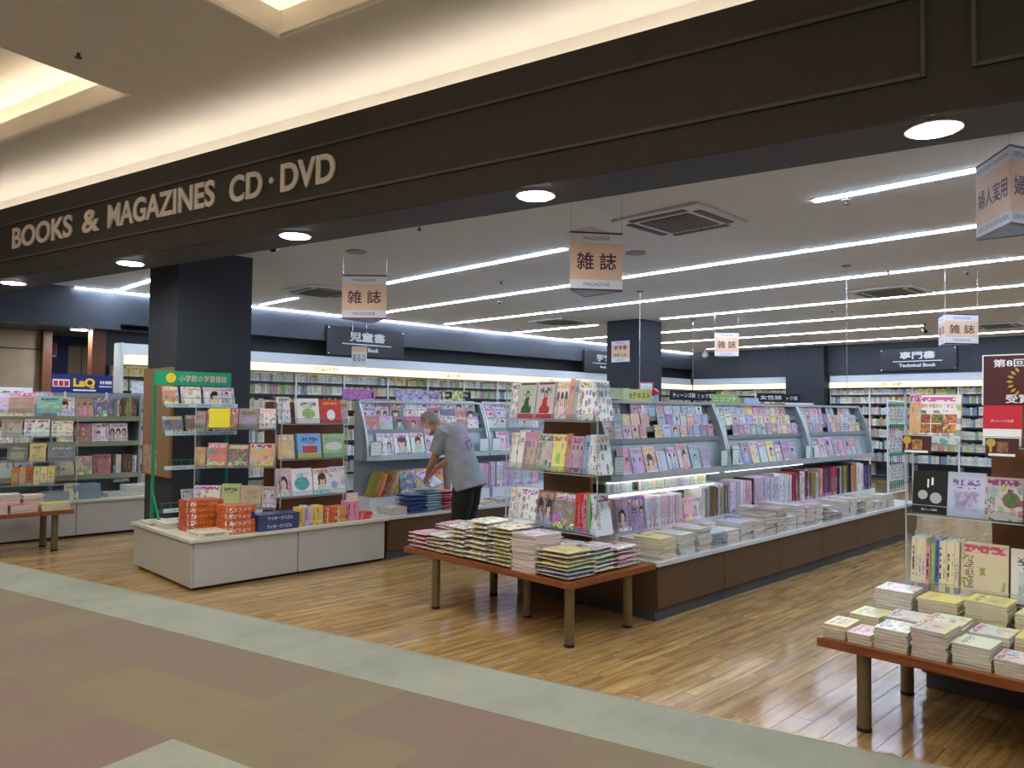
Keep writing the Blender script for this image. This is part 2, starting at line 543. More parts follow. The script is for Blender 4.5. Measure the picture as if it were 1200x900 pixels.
        vc = hsv(hs.outputs[0], g.m('MULTIPLY_ADD', hs.outputs[1], 0.5, 0.40), g.m('MULTIPLY_ADD', hs.outputs[2], 0.75, 0.10))
        blob = g.m('LESS_THAN', vo.outputs['Distance'], 0.42)
        col = g.mix(g.m('MULTIPLY', blob, 0.78), col, vc)
        col = g.mix(g.m('MULTIPLY', g.m('GREATER_THAN', g.noise(uvs, 14.0, 3.0), 0.58), 0.5), col, g.mix(0.5, anyc, light))
        col = g.mix(AND(band(v, 0.80, 0.96), inside), col, g.mix(0.65, col, (0.92, 0.92, 0.9, 1)))
        col = g.mix(title, col, hot)
        col = g.mix(AND(AND(cells(16.0, 20.0, 0.5, 3.0), band(v, 0.05, 0.2)), inside), col, (0.9, 0.88, 0.3, 1))
    elif style == 'plain':
        pic = AND(AND(band(u, 0.16, 0.84), band(v, 0.12, 0.58)), g.m('GREATER_THAN', r1, 0.3))
        pcol = g.mix(g.noise(uvs, 6.0, 3.0), anyc, light)
        disc = ell(0.5, 0.36, g.m('MULTIPLY_ADD', r2, 0.12, 0.14), g.m('MULTIPLY_ADD', r2, 0.09, 0.11))
        col = g.mix(g.m('MULTIPLY', pic, 0.55), col, pcol)
        col = g.mix(g.m('MULTIPLY', AND(AND(disc, pic), g.m('GREATER_THAN', r5, 0.45)), 0.7), col, g.mix(g.noise(uvs, 12.0, 2.0), anyc, light))
        col = g.mix(g.m('MULTIPLY', AND(pic, g.m('GREATER_THAN', g.noise(uvs, 5.0, 4.0), 0.55)), 0.45), col, g.mix(0.4, anyc, dark))
        tl = AND(AND(band(u, 0.14, 0.86), band(v, 0.70, 0.84)), cells(17.0, 28.0, 0.40))
        col = g.mix(tl, col, g.mix(g.m('GREATER_THAN', r3, 0.5), dark, anyc))
        small = AND(AND(AND(band(u, 0.25, 0.75), band(v, 0.62, 0.67)), cells(22.0, 30.0, 0.4)), lines)
        col = g.mix(small, col, dark)
    elif style == 'solid':
        col = g.mix(0.1, base, light)
    elif style == 'carton':     # saturated box print with a lighter swoosh and a title line
        sw = g.noise(g.vm('MULTIPLY', uvs, (1.2, 7.0, 1.0)), 3.0, 3.0)
        col = g.mix(g.m('GREATER_THAN', sw, 0.53), base, g.mix(0.3, base, (0.95, 0.62, 0.10, 1)))
        col = g.mix(AND(g.m('GREATER_THAN', u, 0.86), g.m('GREATER_THAN', r1, 0.4)), col, anyc)
        col = g.mix(AND(AND(band(u, 0.05, 0.2), band(v, 0.5, 0.9)), cells(30.0, 14.0, 0.5)), col, (0.9, 0.88, 0.82, 1))
    elif style == 'goods':      # white cover with scattered product shots
        wv = g.vm('ADD', uvs, g.vsc(g.n('ShaderNodeTexNoise', None, Vector=uvs, Scale=9.0, Detail=2.0).outputs['Color'], 0.14))
        vo = g.n('ShaderNodeTexVoronoi', {'distance': 'CHEBYCHEV'}, Vector=wv, Scale=4.2, Randomness=0.45)
        hs = g.n('ShaderNodeSeparateColor', {'mode': 'HSV'}, i0=vo.outputs['Color'])
        vc = hsv(hs.outputs[0], g.m('MULTIPLY', hs.outputs[1], 0.75), g.m('MULTIPLY', hs.outputs[2], 0.6))
        col = g.mix(AND(g.m('LESS_THAN', vo.outputs['Distance'], 0.30), g.m('LESS_THAN', v, 0.80)), col, vc)
        col = g.mix(title, col, g.mix(g.m('GREATER_THAN', r3, 0.4), dark, hot))
        col = g.mix(AND(sidetxt, g.m('LESS_THAN', u, 0.5)), col, dark)
    return g.bsdf(col, 0.28, 0.0, 0.5)
COV = {k: cover('printed_cover_' + k, k) for k in ('people', 'busy', 'plain', 'goods', 'carton', 'solid')}

def spine_mat(name, attr=False):
    g = G(name)
    uv = g.n('ShaderNodeUVMap').outputs[0]
    sp = g.n('ShaderNodeSeparateXYZ', None, Vector=uv)
    u, v = sp.outputs[0], sp.outputs[1]
    if attr:
        a = g.n('ShaderNodeAttribute', {'attribute_name': 'tint'})
        base = a.outputs['Color']
        rv = g.m('MULTIPLY', g.n('ShaderNodeAttribute', {'attribute_name': 'tone'}).outputs['Fac'], 97.0)
    else:
        oi = g.n('ShaderNodeObjectInfo')
        base = oi.outputs['Color']
        rv = g.m('MULTIPLY', oi.outputs['Random'], 97.0)
    r1, r2 = g.rnd(rv, 1.0), g.rnd(rv, 2.0)
    cell = g.xyz(g.m('FLOOR', g.m('MULTIPLY', u, 3.0)), g.m('FLOOR', g.m('MULTIPLY', v, 30.0)), rv)
    c = g.m('GREATER_THAN', g.n('ShaderNodeTexWhiteNoise', {'noise_dimensions': '3D'}, Vector=cell).outputs[0], 0.42)
    inb = g.m('MULTIPLY', g.m('MULTIPLY', g.m('GREATER_THAN', u, 0.25), g.m('LESS_THAN', u, 0.75)), g.m('MULTIPLY', g.m('GREATER_THAN', v, 0.25), g.m('LESS_THAN', v, g.m('MULTIPLY_ADD', r1, 0.3, 0.6))))
    hot = g.n('ShaderNodeCombineColor', {'mode': 'HSV'}, i0=r2, i1=0.45, i2=0.5).outputs[0]
    col = g.mix(g.m('MULTIPLY', c, inb), base, g.mix(g.m('GREATER_THAN', r1, 0.6), hot, (0.06, 0.05, 0.06, 1)))
    col = g.mix(g.m('MULTIPLY', g.m('LESS_THAN', v, 0.12), g.m('GREATER_THAN', r2, 0.5)), col, hot)
    return g.bsdf(col, 0.35)
M_spine = spine_mat('book_spine')
M_spine_far = spine_mat('book_spine_far', True)

def pages():
    g = G('page_edges')
    tc = g.n('ShaderNodeTexCoord').outputs['Object']
    sp = g.n('ShaderNodeSeparateXYZ', None, Vector=tc)
    rv = g.n('ShaderNodeObjectInfo').outputs['Random']
    ln = g.noise(g.xyz(g.m('MULTIPLY', sp.outputs[0], 1.5), g.m('MULTIPLY', sp.outputs[1], 1.5), g.m('MULTIPLY_ADD', sp.outputs[2], 26.0, g.m('MULTIPLY', rv, 50.0))), 1.0, 2.0)
    col = g.ramp(ln, [(0.35, lin('#8f8a80')), (0.5, lin('#d9d4c8')), (0.7, lin('#ece9e0'))])
    return g.bsdf(col, 0.8)
M_pages = pages()

# ------------------------------------------------------------------ the setting: floors
HC, HS, HM = 3.30, 2.95, 3.94          # shop ceiling, soffit, mall ceiling
WALL_Y, WALL_X = 12.05, 19.30
FA = math.atan(0.23)
FM = facing((3.25, 3.1, 0), -(math.pi / 2 - FA))       # shop front: local x along the fascia, -y into the mall
CA = math.atan(0.257)
CM = facing((3.30, 3.2, 0), -(math.pi / 2 - CA))       # carpet edge

def edge_x(y):
    return 3.30 - 0.257 * (y - 3.2)

floor = struct('floor', MB().prism([(5.6, -8), (19.6, -8), (19.6, 12.5), (0.4, 12.5), (0.4, 12.3)], 'z', -0.03, -0.005), M_plank_far)
PW, PL = 0.115, 0.92
def plank_mesh(name, mats):
    mb = MB()
    a, b, c = PL / 2, PW / 2, 0.0014
    k = [mb.pt(p) for p in ((-a, -b, -0.005), (a, -b, -0.005), (a, b, -0.005), (-a, b, -0.005), (-a + c, -b + c, 0), (a - c, -b + c, 0), (a - c, b - c, 0), (-a + c, b - c, 0))]
    for q in ((4, 5, 6, 7), (0, 1, 5, 4), (1, 2, 6, 5), (2, 3, 7, 6), (3, 0, 4, 7)):
        mb.face(q)
    return mb.mesh(name, mats)
cells_ = []
for j in range(-22, 107):
    y = (j + 0.5) * PW
    stag = (j * 0.37 % 1.0) * PL
    i = 0
    while True:
        x = 0.2 + stag + i * PL
        i += 1
        if x > 14.6:
            break
        if x + PL / 2 < edge_x(y) - 0.05 or x < 0.4:
            continue
        cells_.append((x, y))
def seen_key(c):
    # planks hidden under the fixtures come last
    x, y = c
    hidden = (4.9 < x and 3.45 < y < 4.8) or (x > 2.8 and 6.75 < y < 8.1) or y > 10.4 or y < 0.2
    return math.hypot(x, y) + (50 if hidden else 0)
cells_.sort(key=seen_key)
pmesh = plank_mesh('plank', M_plank)
for (x, y) in cells_[:300]:
    o = link('plank', pmesh, floor, Matrix.Translation((x, y, 0)))
mb = MB()
tones = []
for (x, y) in cells_[300:]:
    a, b, c = PL / 2, PW / 2, 0.0014
    k = [mb.pt((x + p[0], y + p[1], p[2])) for p in ((-a, -b, -0.005), (a, -b, -0.005), (a, b, -0.005), (-a, b, -0.005), (-a + c, -b + c, 0), (a - c, -b + c, 0), (a - c, b - c, 0), (-a + c, b - c, 0))]
    t = random.random()
    tones += [t] * 8
    for q in ((4, 5, 6, 7), (0, 1, 5, 4), (1, 2, 6, 5), (2, 3, 7, 6), (3, 0, 4, 7)):
        mb.face([k[i] for i in q])
far_planks = part(floor, 'far_planks', mb, M_plank_far)
far_planks['kind'] = 'stuff'
at = far_planks.data.attributes.new('tone', 'FLOAT', 'POINT')
at.data.foreach_set('value', tones)

carpet_floor = struct('floor_carpet', MB(CM).box(-16, 9, -12, -0.001, -0.03, 0.001), M_carpet_base, label='carpeted mall corridor floor with grey-green border')
TS = 0.545
def tile_mesh(w, h, mat):
    mb = MB()
    c = 0.0004
    k = [mb.pt(p) for p in ((0, -h, 0.0), (w, -h, 0.0), (w, 0, 0.0), (0, 0, 0.0), (c, -h + c, 0.006), (w - c, -h + c, 0.006), (w - c, -c, 0.006), (c, -c, 0.006))]
    for q in ((4, 5, 6, 7), (0, 1, 5, 4), (1, 2, 6, 5), (2, 3, 7, 6), (3, 0, 4, 7)):
        mb.face(q)
    return mb.mesh('carpet_tile', mat)
t_edge, t_field, t_grey = tile_mesh(TS, 0.56, M_carpet_edge), tile_mesh(TS, TS, M_carpet), tile_mesh(TS, TS, M_carpet_edge)
for i in range(-15, 8):
    x = -1.01 + i * TS
    link('carpet_tile', t_edge, carpet_floor, CM @ Matrix.Translation((x, 0, 0)))
    for r in range(0, 8):
        grey = (i in (0, 1, 2) and r in (2, 3))
        link('carpet_tile', t_grey if grey else t_field, carpet_floor, CM @ Matrix.Translation((x, -0.56 - r * TS, 0)))
single('carpet_edge_strip', MB(CM).box(-7.2, 7, -0.004, 0.006, 0.001, 0.0075), pm('brushed_edge_metal', '#b9ad8e', 0.35, 0.6), 'thin metal strip where the carpet meets the wood floor', 'edge strip', (3.3, 3.2, 0))

# ------------------------------------------------------------------ walls, ceilings, fascia
def inner_x(y):
    return 3.25 - 0.23 * (y - 3.1) + 0.46 / math.cos(FA)
struct('ceiling', MB().prism([(inner_x(-8) - 0.02, -8), (19.6, -8), (19.6, 12.5), (inner_x(12.5) - 0.02, 12.5)], 'z', HC, HC + 0.05), M_ceil)
struct('wall_right', MB().box(5.5, 19.6, -8.2, -8, 0, HC), M_black)  # out-of-view wall, added to bounce light
struct('wall_back', MB().box(19.62, 19.8, -8, 12.5, 0, HC), M_black)
struct('wall_left', MB().box(3.66, 19.62, 12.42, 12.6, 0, HC), M_black)
struct('trim_1', MB().prism([(1.2, 2.73), (3.74, 2.73), (3.74, 2.82), (19.3, 2.82), (19.3, HC), (1.2, HC)], 'y', WALL_Y, WALL_Y + 0.2), pm('bulkhead_charcoal', '#3f444e', 0.4, var=0.04), label='long charcoal bulkhead below the shop ceiling')
struct('wall_back_upper', MB().box(19.28, 19.62, -8, 8.08, 2.54, HC).box(19.28, 19.62, 9.08, 12.05, 2.54, HC), M_black)

fas = thing('fascia', None, None, (3.25, 3.1, 0), -(math.pi / 2 - FA), kind='structure')
fas.name = 'wall_fascia'
fas['label'] = 'dark brown shop fascia with moulded panels above the entrance'
part(fas, 'fascia_board', MB(FM).box(-10, 7, 0, 0.03, HS, 3.70), M_fascia)
part(fas, 'soffit', MB(FM).box(-10, 7, 0.03, 0.46, HS, HS + 0.03), M_soffit)
part(fas, 'inner_board', MB(FM).box(-10, 7, 0.44, 0.46, HS + 0.03, HC), M_black)
part(fas, 'cove_ledge', MB(FM).box(-10, 7, 0.03, 0.30, 3.56, 3.60).box(-10, 7, 0.28, 0.30, 3.60, HM), M_cove_wall)
def moulding(x0, x1, z0, z1):
    mb = MB(FM)
    t, d = 0.022, 0.016
    for (a, b, c, e) in ((x0, x1, z0 - t, z0), (x0, x1, z1, z1 + t), (x0 - t, x0, z0 - t, z1 + t), (x1, x1 + t, z0 - t, z1 + t)):
        mb.box(a, b, -d, 0, c, e)
    return mb
part(fas, 'moulding', moulding(-9.4, 2.03, 3.145, 3.50), M_fascia_trim, 0.005)
part(fas, 'moulding', moulding(2.25, 6.4, 3.145, 3.50), M_fascia_trim, 0.005)

sg = thing('fascia_lettering', 'large beige shop-front lettering on the dark brown fascia', 'sign', (3.25, 3.1, 3.3), -(math.pi / 2 - FA))
def ftext(s, x0, x1, z0, z1, bold=0.026):
    for w, a, b in s:
        lettering(sg, w, FM @ Matrix.Translation(((a + b) / 2, -0.016, (z0 + z1) / 2)), b - a, z1 - z0, M_letter, 'letters', bold, 0.014)
ftext([('BOOKS', -6.37, -5.20), ('&', -5.02, -4.72), ('MAGAZINES', -4.58, -3.03)], 0, 0, 3.235, 3.455)
ftext([('CD', -2.84, -2.45), ('DVD', -2.24, -1.67)], 0, 0, 3.225, 3.44)
ftext([('.', -2.37, -2.32)], 0, 0, 3.31, 3.36)

# mall corridor ceiling with coffers (fascia frame; n = -y)
XB = [-16, -6.1, -3.17, -1.49, 1.4, 3.1, 6.0, 10]
NB = [-0.28, 0.68, 2.5, 4.6, 6.4, 9.0]
mb = MB(FM)
for i in range(len(XB) - 1):
    for j in range(len(NB) - 1):
        if i in (1, 3, 5) and j in (1, 3):
            continue
        mb.box(XB[i], XB[i + 1], -NB[j + 1], -NB[j], HM, HM + 0.02)
struct('ceiling_corridor', mb, M_ceil_mall)
k = 0
for i in (1, 3, 5):
    for j in (1, 3):  # the row farther from the shop is out of view, added for its light
        x0, x1, y0, y1 = XB[i], XB[i + 1], -NB[j + 1], -NB[j]
        k += 1
        e = 0.2
        cf = thing('ceiling_coffer', None, None, tuple(FM @ Vector(((x0 + x1) / 2, (y0 + y1) / 2, HM))), -(math.pi / 2 - FA), kind='structure')
        mb = MB(FM)
        for (a, b, c, d) in ((x0 - .02, x1 + .02, y0 - .02, y0), (x0 - .02, x1 + .02, y1, y1 + .02), (x0 - .02, x0, y0, y1), (x1, x1 + .02, y0, y1)):
            mb.box(a, b, c, d, HM - 0.003, HM + 0.17)
        part(cf, 'coffer_lip', mb, M_cove_wall)
        mb = MB(FM).box(x0 - e, x1 + e, y0 - e, y1 + e, HM + 0.44, HM + 0.46)
        for (a, b, c, d) in ((x0 - e, x1 + e, y0 - e, y0 - e + .02), (x0 - e, x1 + e, y1 + e - .02, y1 + e), (x0 - e, x0 - e + .02, y0 - e, y1 + e), (x1 + e - .02, x1 + e, y0 - e, y1 + e)):
            mb.box(a, b, c, d, HM + 0.10, HM + 0.45)
        part(cf, 'coffer_top', mb, M_cove_wall)
        mb = MB(FM)
        for (a, b, c, d) in ((x0 - .1, x1 + .1, y0 - .12, y0 - .08), (x0 - .1, x1 + .1, y1 + .08, y1 + .12), (x0 - .12, x0 - .08, y0, y1), (x1 + .08, x1 + .12, y0, y1)):
            mb.box(a, b, c, d, HM + 0.06, HM + 0.10)
        part(cf, 'coffer_tube', mb, M_coffer)
cl = thing('cove_light', 'row of warm cove tubes hidden on the fascia top', 'light', tuple(FM @ Vector((0, 0.17, 3.60))), -(math.pi / 2 - FA))
for q in range(-10, 7):
    part(cl, 'tube', MB(FM).box(q + 0.02, q + 0.98, 0.13, 0.17, 3.605, 3.64), M_cove)
struct('wall_corridor', MB(FM).box(-16, 10, -9.1, -9.0, 0, HM), M_beige_wall)  # wall behind the camera, added to bounce light

# neighbouring area seen past the end of the shop
struct('wall_neighbour', MB().box(-1.0, 2.97, 13.2, 13.3, 0, 2.73).box(3.58, 5.4, 14.2, 14.3, 0, 2.9), M_beige_wall, label='beige wall of the neighbouring area')
struct('trim_2', MB().box(2.97, 3.10, 13.05, 13.3, 0, 2.73), M_redwood, 0.01)
struct('trim_3', MB().box(3.43, 3.62, 12.28, 12.5, 0, 2.73), M_redwood, 0.01)
struct('wall_navy', MB().box(3.10, 3.58, 14.1, 14.3, 0, 2.9).box(3.10, 5.2, 13.9, 14.0, 2.62, 2.9), M_navy)
struct('ceiling_neighbour', MB().box(-1, 5.4, 12.25, 14.3, 2.73, 2.76), M_soffit)
struct('trim_4', MB().box(-1.0, 2.97, 13.19, 13.2, 2.44, 2.46).box(3.80, 3.81, 14.19, 14.2, 0, 2.6).box(3.58, 5.3, 14.19, 14.2, 1.98, 1.995), pm('panel_joint', '#4c4236', 0.8))
pst = thing('poster', 'small framed poster on the navy wall behind the wood post', 'poster', (3.36, 14.08, 2.3))
part(pst, 'poster_frame', MB().box(3.33, 3.40, 14.07, 14.10, 2.40, 2.64), M_white_metal)
part(pst, 'poster_print', MB().box(3.34, 3.39, 14.06, 14.07, 2.42, 2.62), pm('poster_plum', '#8a4a4c', 0.6, var=0.5, scale=30))

# pillars
def pillar(x, y, w, n):
    return struct(n, MB().box(x, x + w, y, y + w, 0, HC), M_pillar, 0.01, 'square charcoal pillar between the shelves')
pillar(3.09, 8.18, 0.83, 'pillar')
pillar(11.42, 8.26, 0.74, 'pillar')
struct('pillar', MB().box(19.05, 19.62, 8.08, 9.08, 0, HC), M_pillar, 0.0, 'charcoal column standing proud of the back wall')
# cork board and notice on the entrance pillar
nb = thing('notice_board', 'tall brown cork board hung on the entrance pillar', 'board', (3.06, 8.6, 0.85))
part(nb, 'board', MB().box(3.05, 3.085, 8.2, 9.0, 0.85, 2.02), M_pegboard)
part(nb, 'notice', MB().box(3.042, 3.05, 8.55, 8.92, 0.87, 1.18), pm('notice_print', '#a98777', 0.6, var=0.6, scale=40))

# ------------------------------------------------------------------ ceiling lights
def strip_meshes():
    L = 1.165
    h = MB().box(-0.055, 0.055, -L / 2 - 0.012, L / 2 + 0.012, -0.004, 0.0).mesh('housing', M_white_metal)
    d = MB().box(-0.028, 0.028, -L / 2, L / 2, -0.014, -0.004).mesh('diffuser', M_diffuser)
    return h, d
h_me, d_me = strip_meshes()
rows = [(3.65, [(9.55, 2)]), (5.80, [(10.6, 1), (5.22, 3), (-.97, 3)]), (7.74, [(-1.81, 11)]), (9.64, [(-1.41, 11)]),
        (11.70, [(9.45, 2), (-1.56, 8)]), (13.74, [(-1.2, 11)]), (15.88, [(4.79, 6), (-1.6, 4)]), (18.20, [(-1.0, 10)])]
for ri, (x, runs) in enumerate(rows):
    c = 0
    for (y0, n) in runs:
        for q in range(n):
            y = y0 + 0.6 + q * 1.19
            if y > 11.9:
                continue
            c += 1
            xx = 5.95 if (ri == 1 and y < 9) else x
            t = thing('ceiling_light', f'slim white strip light, {ORD[c - 1]} segment of ceiling row {ORD[ri]} from the entrance', 'light', (xx, y, HC), 0, 'ceiling strip lights')
            link('housing', h_me, t)
            link('diffuser', d_me, t)
for q in range(13):
    x = 3.1 + q * 1.24
    t = thing('wall_light', f'{ORD[q]} tube of the light line above the charcoal bulkhead, from the entrance', 'light', (x, 11.98, HC), 0, 'bulkhead light line')
    part(t, 'housing', MB().box(x, x + 1.22, 11.94, 12.04, HC - 0.012, HC), M_white_metal)
    part(t, 'tube', MB().box(x + 0.01, x + 1.21, 11.965, 12.005, HC - 0.035, HC - 0.012), M_wallwash)

ring = MB().cyl((0, 0, -0.008), 0.125, 0.008, 32).mesh('ring', M_white_metal)
lens_added = MB().cyl((0, 0, -0.011), 0.10, 0.003, 24).mesh('lens', M_added_down)
lens = MB().cyl((0, 0, -0.011), 0.108, 0.003, 32).mesh('lens', M_down)
for q, lx in enumerate((4.25, 2.07, -0.12, -2.31, -4.55, -6.80)):
    p = FM @ Vector((lx, 0.20, HS))
    t = thing('downlight', f'round recessed downlight, {ORD[5 - q]} along the fascia soffit from the far end', 'light', tuple(p), 0, 'soffit downlights')
    link('trim_ring', ring, t)
    link('lens', lens, t)
for rI, nn in enumerate((2.85, 4.25)):  # two unseen lamp rows, added because the coves left the carpet dark
    for q in range(8):
        p = FM @ Vector((-8.0 + q * 1.7, -nn, HM))
        t = thing('downlight', f'corridor ceiling downlight, {ORD[q]} of the {["shop-side", "far-side"][rI]} row from the far end', 'light', tuple(p), 0, 'corridor downlights')
        link('trim_ring', ring, t)
        link('lens', lens_added, t)
t = thing('downlight', 'round downlight beyond the bulkhead, near the red-brown post', 'light', (3.29, 12.42, 2.73), 0)
link('trim_ring', ring, t)
link('lens', lens, t)

# ------------------------------------------------------------------ ceiling fittings
def cassette(x, y, label):
    t = thing('air_conditioner', label, 'air conditioner', (x, y, HC), 0, 'ceiling air conditioners')
    s = 0.43
    part(t, 'panel', MB().prism([(x - s, y - s), (x + s, y - s), (x + s, y + s), (x - s, y + s)], 'z', HC - 0.03, HC), M_ceil, 0.012)
    part(t, 'grille', MB().box(x - .25, x + .25, y - .25, y + .25, HC - .037, HC - .03), M_louvre)
    for q in range(9):
        part(t, 'grille_slat', MB().box(x - .25, x + .25, y - .235 + q * .055, y - .225 + q * .055, HC - .043, HC - .037), M_grey_plastic)
    for (a, b, c, d) in ((-.28, .28, -.38, -.31), (-.28, .28, .31, .38), (-.38, -.31, -.28, .28), (.31, .38, -.28, .28)):
        part(t, 'louvre', MB().box(x + a, x + b, y + c, y + d, HC - .036, HC - .03), M_black_plastic)
cassette(5.75, 3.72, 'square ceiling air conditioner just inside the entrance above the magazine racks')
cassette(5.72, 9.72, 'ceiling air conditioner behind the entrance pillar')
cassette(11.1, 3.78, 'ceiling air conditioner midway above the long magazine aisle')
cassette(10.75, 9.6, 'ceiling air conditioner in front of the inner pillar')
cassette(16.7, 3.75, 'ceiling air conditioner deepest in the shop')
single('access_hatch', MB().box(5.40, 5.70, 4.45, 4.75, HC - .006, HC), pm('hatch_cream', '#b9b3ab', 0.8), 'square access hatch beside the entrance air conditioner', 'hatch', (5.55, 4.6, HC))
single('ceiling_speaker', MB().cyl((6.62, 4.83, HC - .012), 0.11, 0.012, 24), M_grey_plastic, 'round grey ceiling speaker grille', 'speaker', (6.62, 4.83, HC))
single('ceiling_speaker', MB().cyl((4.52, 7.0, HC - .012), 0.11, 0.012, 24), M_grey_plastic, 'round ceiling speaker above the white island', 'speaker', (4.52, 7.0, HC))
def sensor(x, y, z, label):
    t = thing('sprinkler_head', label, 'sprinkler', (x, y, z), 0, 'sprinkler heads')
    part(t, 'plate', MB().cyl((x, y, z - .008), 0.035, 0.008, 16), M_white_metal)
    part(t, 'nozzle', MB().cyl((x, y, z - .035), 0.012, 0.027, 10).cyl((x, y, z - .04), 0.022, .005, 12), M_louvre)
for i, (x, y) in enumerate(((6.1, 2.4), (9.5, 3.25), (10.2, 2.6), (12.6, 5.2), (8.2, 8.6), (6.9, 7.2), (4.35, 4.75), (4.3, 5.6))):
    sensor(x, y, HC, f'small dark sprinkler head, {ORD[i]} from the entrance along the shop ceiling')
p = FM @ Vector((-2.79, -1.24, HM))
sensor(p.x, p.y, HM, 'small sprinkler head on the corridor ceiling between coffers')

def security_camera(p, d, label):
    t = thing('security_camera', label, 'camera', p)
    p = Vector(p)
    part(t, 'mount', MB().cyl((p.x, p.y, p.z - .03), .035, .03, 12).rod(p - Vector((0, 0, .02)), p - Vector((0, 0, .12)), .012), M_grey_plastic)
    q = p - Vector((0, 0, .13))
    part(t, 'camera_body', MB().rod(q - Vector(d) * .08, q + Vector(d) * .1, .035, 10), M_black_plastic)
security_camera((3.55, 6.95, HC), (-.6, -.8, -.2), 'security camera hung by the entrance pillar top')
security_camera((15.6, 4.7, HC), (-.8, -.5, -.3), 'security camera hung deep in the aisle')
t = thing('security_camera', 'white dome camera in the far corner', 'camera', (18.6, 11.2, HC))
part(t, 'mount', MB().cyl((18.6, 11.2, HC - .08), .05, .08, 12), M_white_metal)
part(t, 'dome', MB().sphere((18.6, 11.2, HC - .12), .09), M_white_metal, smooth=True)

# ------------------------------------------------------------------ hanging category signs (triangular prisms)
def hanging_sign(c, rz, big, small, label, w=0.42, h=0.46, wires=True, rows=None, group='hanging category signs', flat=False):
    """c: middle of the front face"""
    t = thing('hanging_sign', label, 'sign', c, rz, group)
    M0 = facing(c, rz)
    hh = h / 2
    ap = w * 0.866
    if flat:
        ap = 0.03
        poly = [(-w / 2, 0), (w / 2, 0), (w / 2, ap), (-w / 2, ap)]
        fs = [M0]
    else:
        poly = [(-w / 2, 0), (w / 2, 0), (0, ap)]
        cen = Vector((0, ap / 3, 0))
        fs = [M0 @ Matrix.Translation(cen) @ Matrix.Rotation(R(120 * q), 4, 'Z') @ Matrix.Translation(-cen) for q in range(3)]
    part(t, 'sign_body', MB(M0).prism(poly, 'z', -hh + .004, hh - .004), M_sign_blue)
    for Mf in fs:
        e = -0.0015
        bands = [(-hh, -hh + .014, M_maroon), (-hh + .014, -hh + .085, M_sign_white), (-hh + .085, hh - .085, M_salmon), (hh - .085, hh - .014, M_sign_white), (hh - .014, hh, M_maroon)]
        mb = MB(Mf)
        for bi, (a, b, m_) in enumerate(bands):
            mb.box(-w / 2, w / 2, e, 0.0005, a, b, bi)
        f = part(t, 'sign_face', mb, [b[2] for b in bands])
        T = lambda x, z: Mf @ Matrix.Translation((x, e - .001, z))
        if rows is None:
            n = len(big)
            lettering(f, big, T(0, 0), w * (0.76 if n <= 3 else 0.86), h * (0.30 if n <= 3 else 0.26), M_ink, 'lettering', 0.012)
        else:
            lettering(f, rows[0], T(0, .07), w * .72, h * .2, M_ink, 'lettering', 0.012)
            lettering(f, rows[1], T(0, -.07), w * .72, h * .13, M_ink, 'lettering', 0.012)
        sw = w * (0.5 if len(small) < 10 else 0.9)
        lettering(f, small, T(0, hh - .05), sw, .028, M_grey_ink, 'lettering')
        lettering(f, small, T(0, -hh + .05), sw, .028, M_grey_ink, 'lettering')
    if wires:
        for x in (-w / 2 + .005, w / 2 - .005):
            a = M0 @ Vector((x, .005, hh))
            part(t, 'wire', MB().rod(a, (a.x, a.y, HC), 0.0022, 5), M_chrome)
    return t
hanging_sign((4.60, 3.73, 2.765), R(-36), '雑 誌', 'MAGAZINE', 'salmon and white triangular sign hanging above the table end of the magazine gondola')
hanging_sign((4.02, 6.07, 2.655), R(-45), '雑 誌', 'MAGAZINE', 'salmon triangular magazine sign hanging in front of the entrance pillar', h=.42)
hanging_sign((12.02, 6.81, 2.78), R(-45), '雑 誌', 'MAGAZINE', 'salmon magazine sign hanging beyond the inner pillar', h=.43)
hanging_sign((10.05, 2.62, 2.60), R(-35), '雑 誌', 'MAGAZINE', 'salmon magazine sign hanging before the technical book wall', w=.44, h=.36)
hanging_sign((5.19, 0.968, 2.905), R(-23), '婦人実用', 'USEFUL BOOK FOR WOMEN', 'salmon triangular sign for women\'s practical books, cut by the picture edge')
hanging_sign((11.40, 8.66, 2.71), R(-90), '', 'REFERENCE', 'salmon study-guide sign fixed on the inner pillar', w=.42, h=.42, wires=False, rows=('参考書', '中学 小学'), flat=True)
t = thing('hanging_card', 'small white card hanging on threads before the children\'s book wall', 'card', (6.2, 9.47, 2.37), R(-38))
M0 = facing((6.2, 9.47, 2.37), R(-38))
part(t, 'card', MB(M0).box(-.11, .11, 0, .004, -.14, .14), M_card)
f = part(t, 'card_band', MB(M0).box(-.11, .11, -.001, 0, .06, .14), M_salmon)
lettering(f, 'るるぶ', M0 @ Matrix.Translation((0, -.002, -.03)), .18, .10, M_ink, 'lettering', .01)
for x in (-.1, .1):
    a = M0 @ Vector((x, 0, .14))
    part(t, 'wire', MB().rod(a, (a.x, a.y, HC), .0022, 5), M_chrome)
for i, (x, y) in enumerate(((8.82, 6.36), (8.86, 3.49), (12.2, 7.6))):
    zb = (1.75, 1.72, 1.9)[i]
    t = thing('hanging_wire', ('white wire dropping from the ceiling before the inner pillar', 'thin wire dropping to the middle of the magazine racks', 'thin wire dropping left of the technical book sign')[i].replace('left of', 'before'), 'wire', (x, y, HC))
    part(t, 'ceiling_plate', MB().cyl((x, y, HC - .012), .05, .012, 12), M_grey_plastic)
    part(t, 'wire', MB().rod((x, y, HC), (x, y, zb), .004 if i != 1 else .003, 6), M_chrome)
t = thing('price_notice', 'pink-framed notice hanging on the wire by the inner pillar', 'notice', (8.887, 6.293, 1.93), R(-45))
Mn = facing((8.887, 6.293, 1.93), R(-45))
part(t, 'frame', MB(Mn).box(-.095, .095, 0, .006, -.075, .075), pm('pink_frame', '#e0708e', .5))
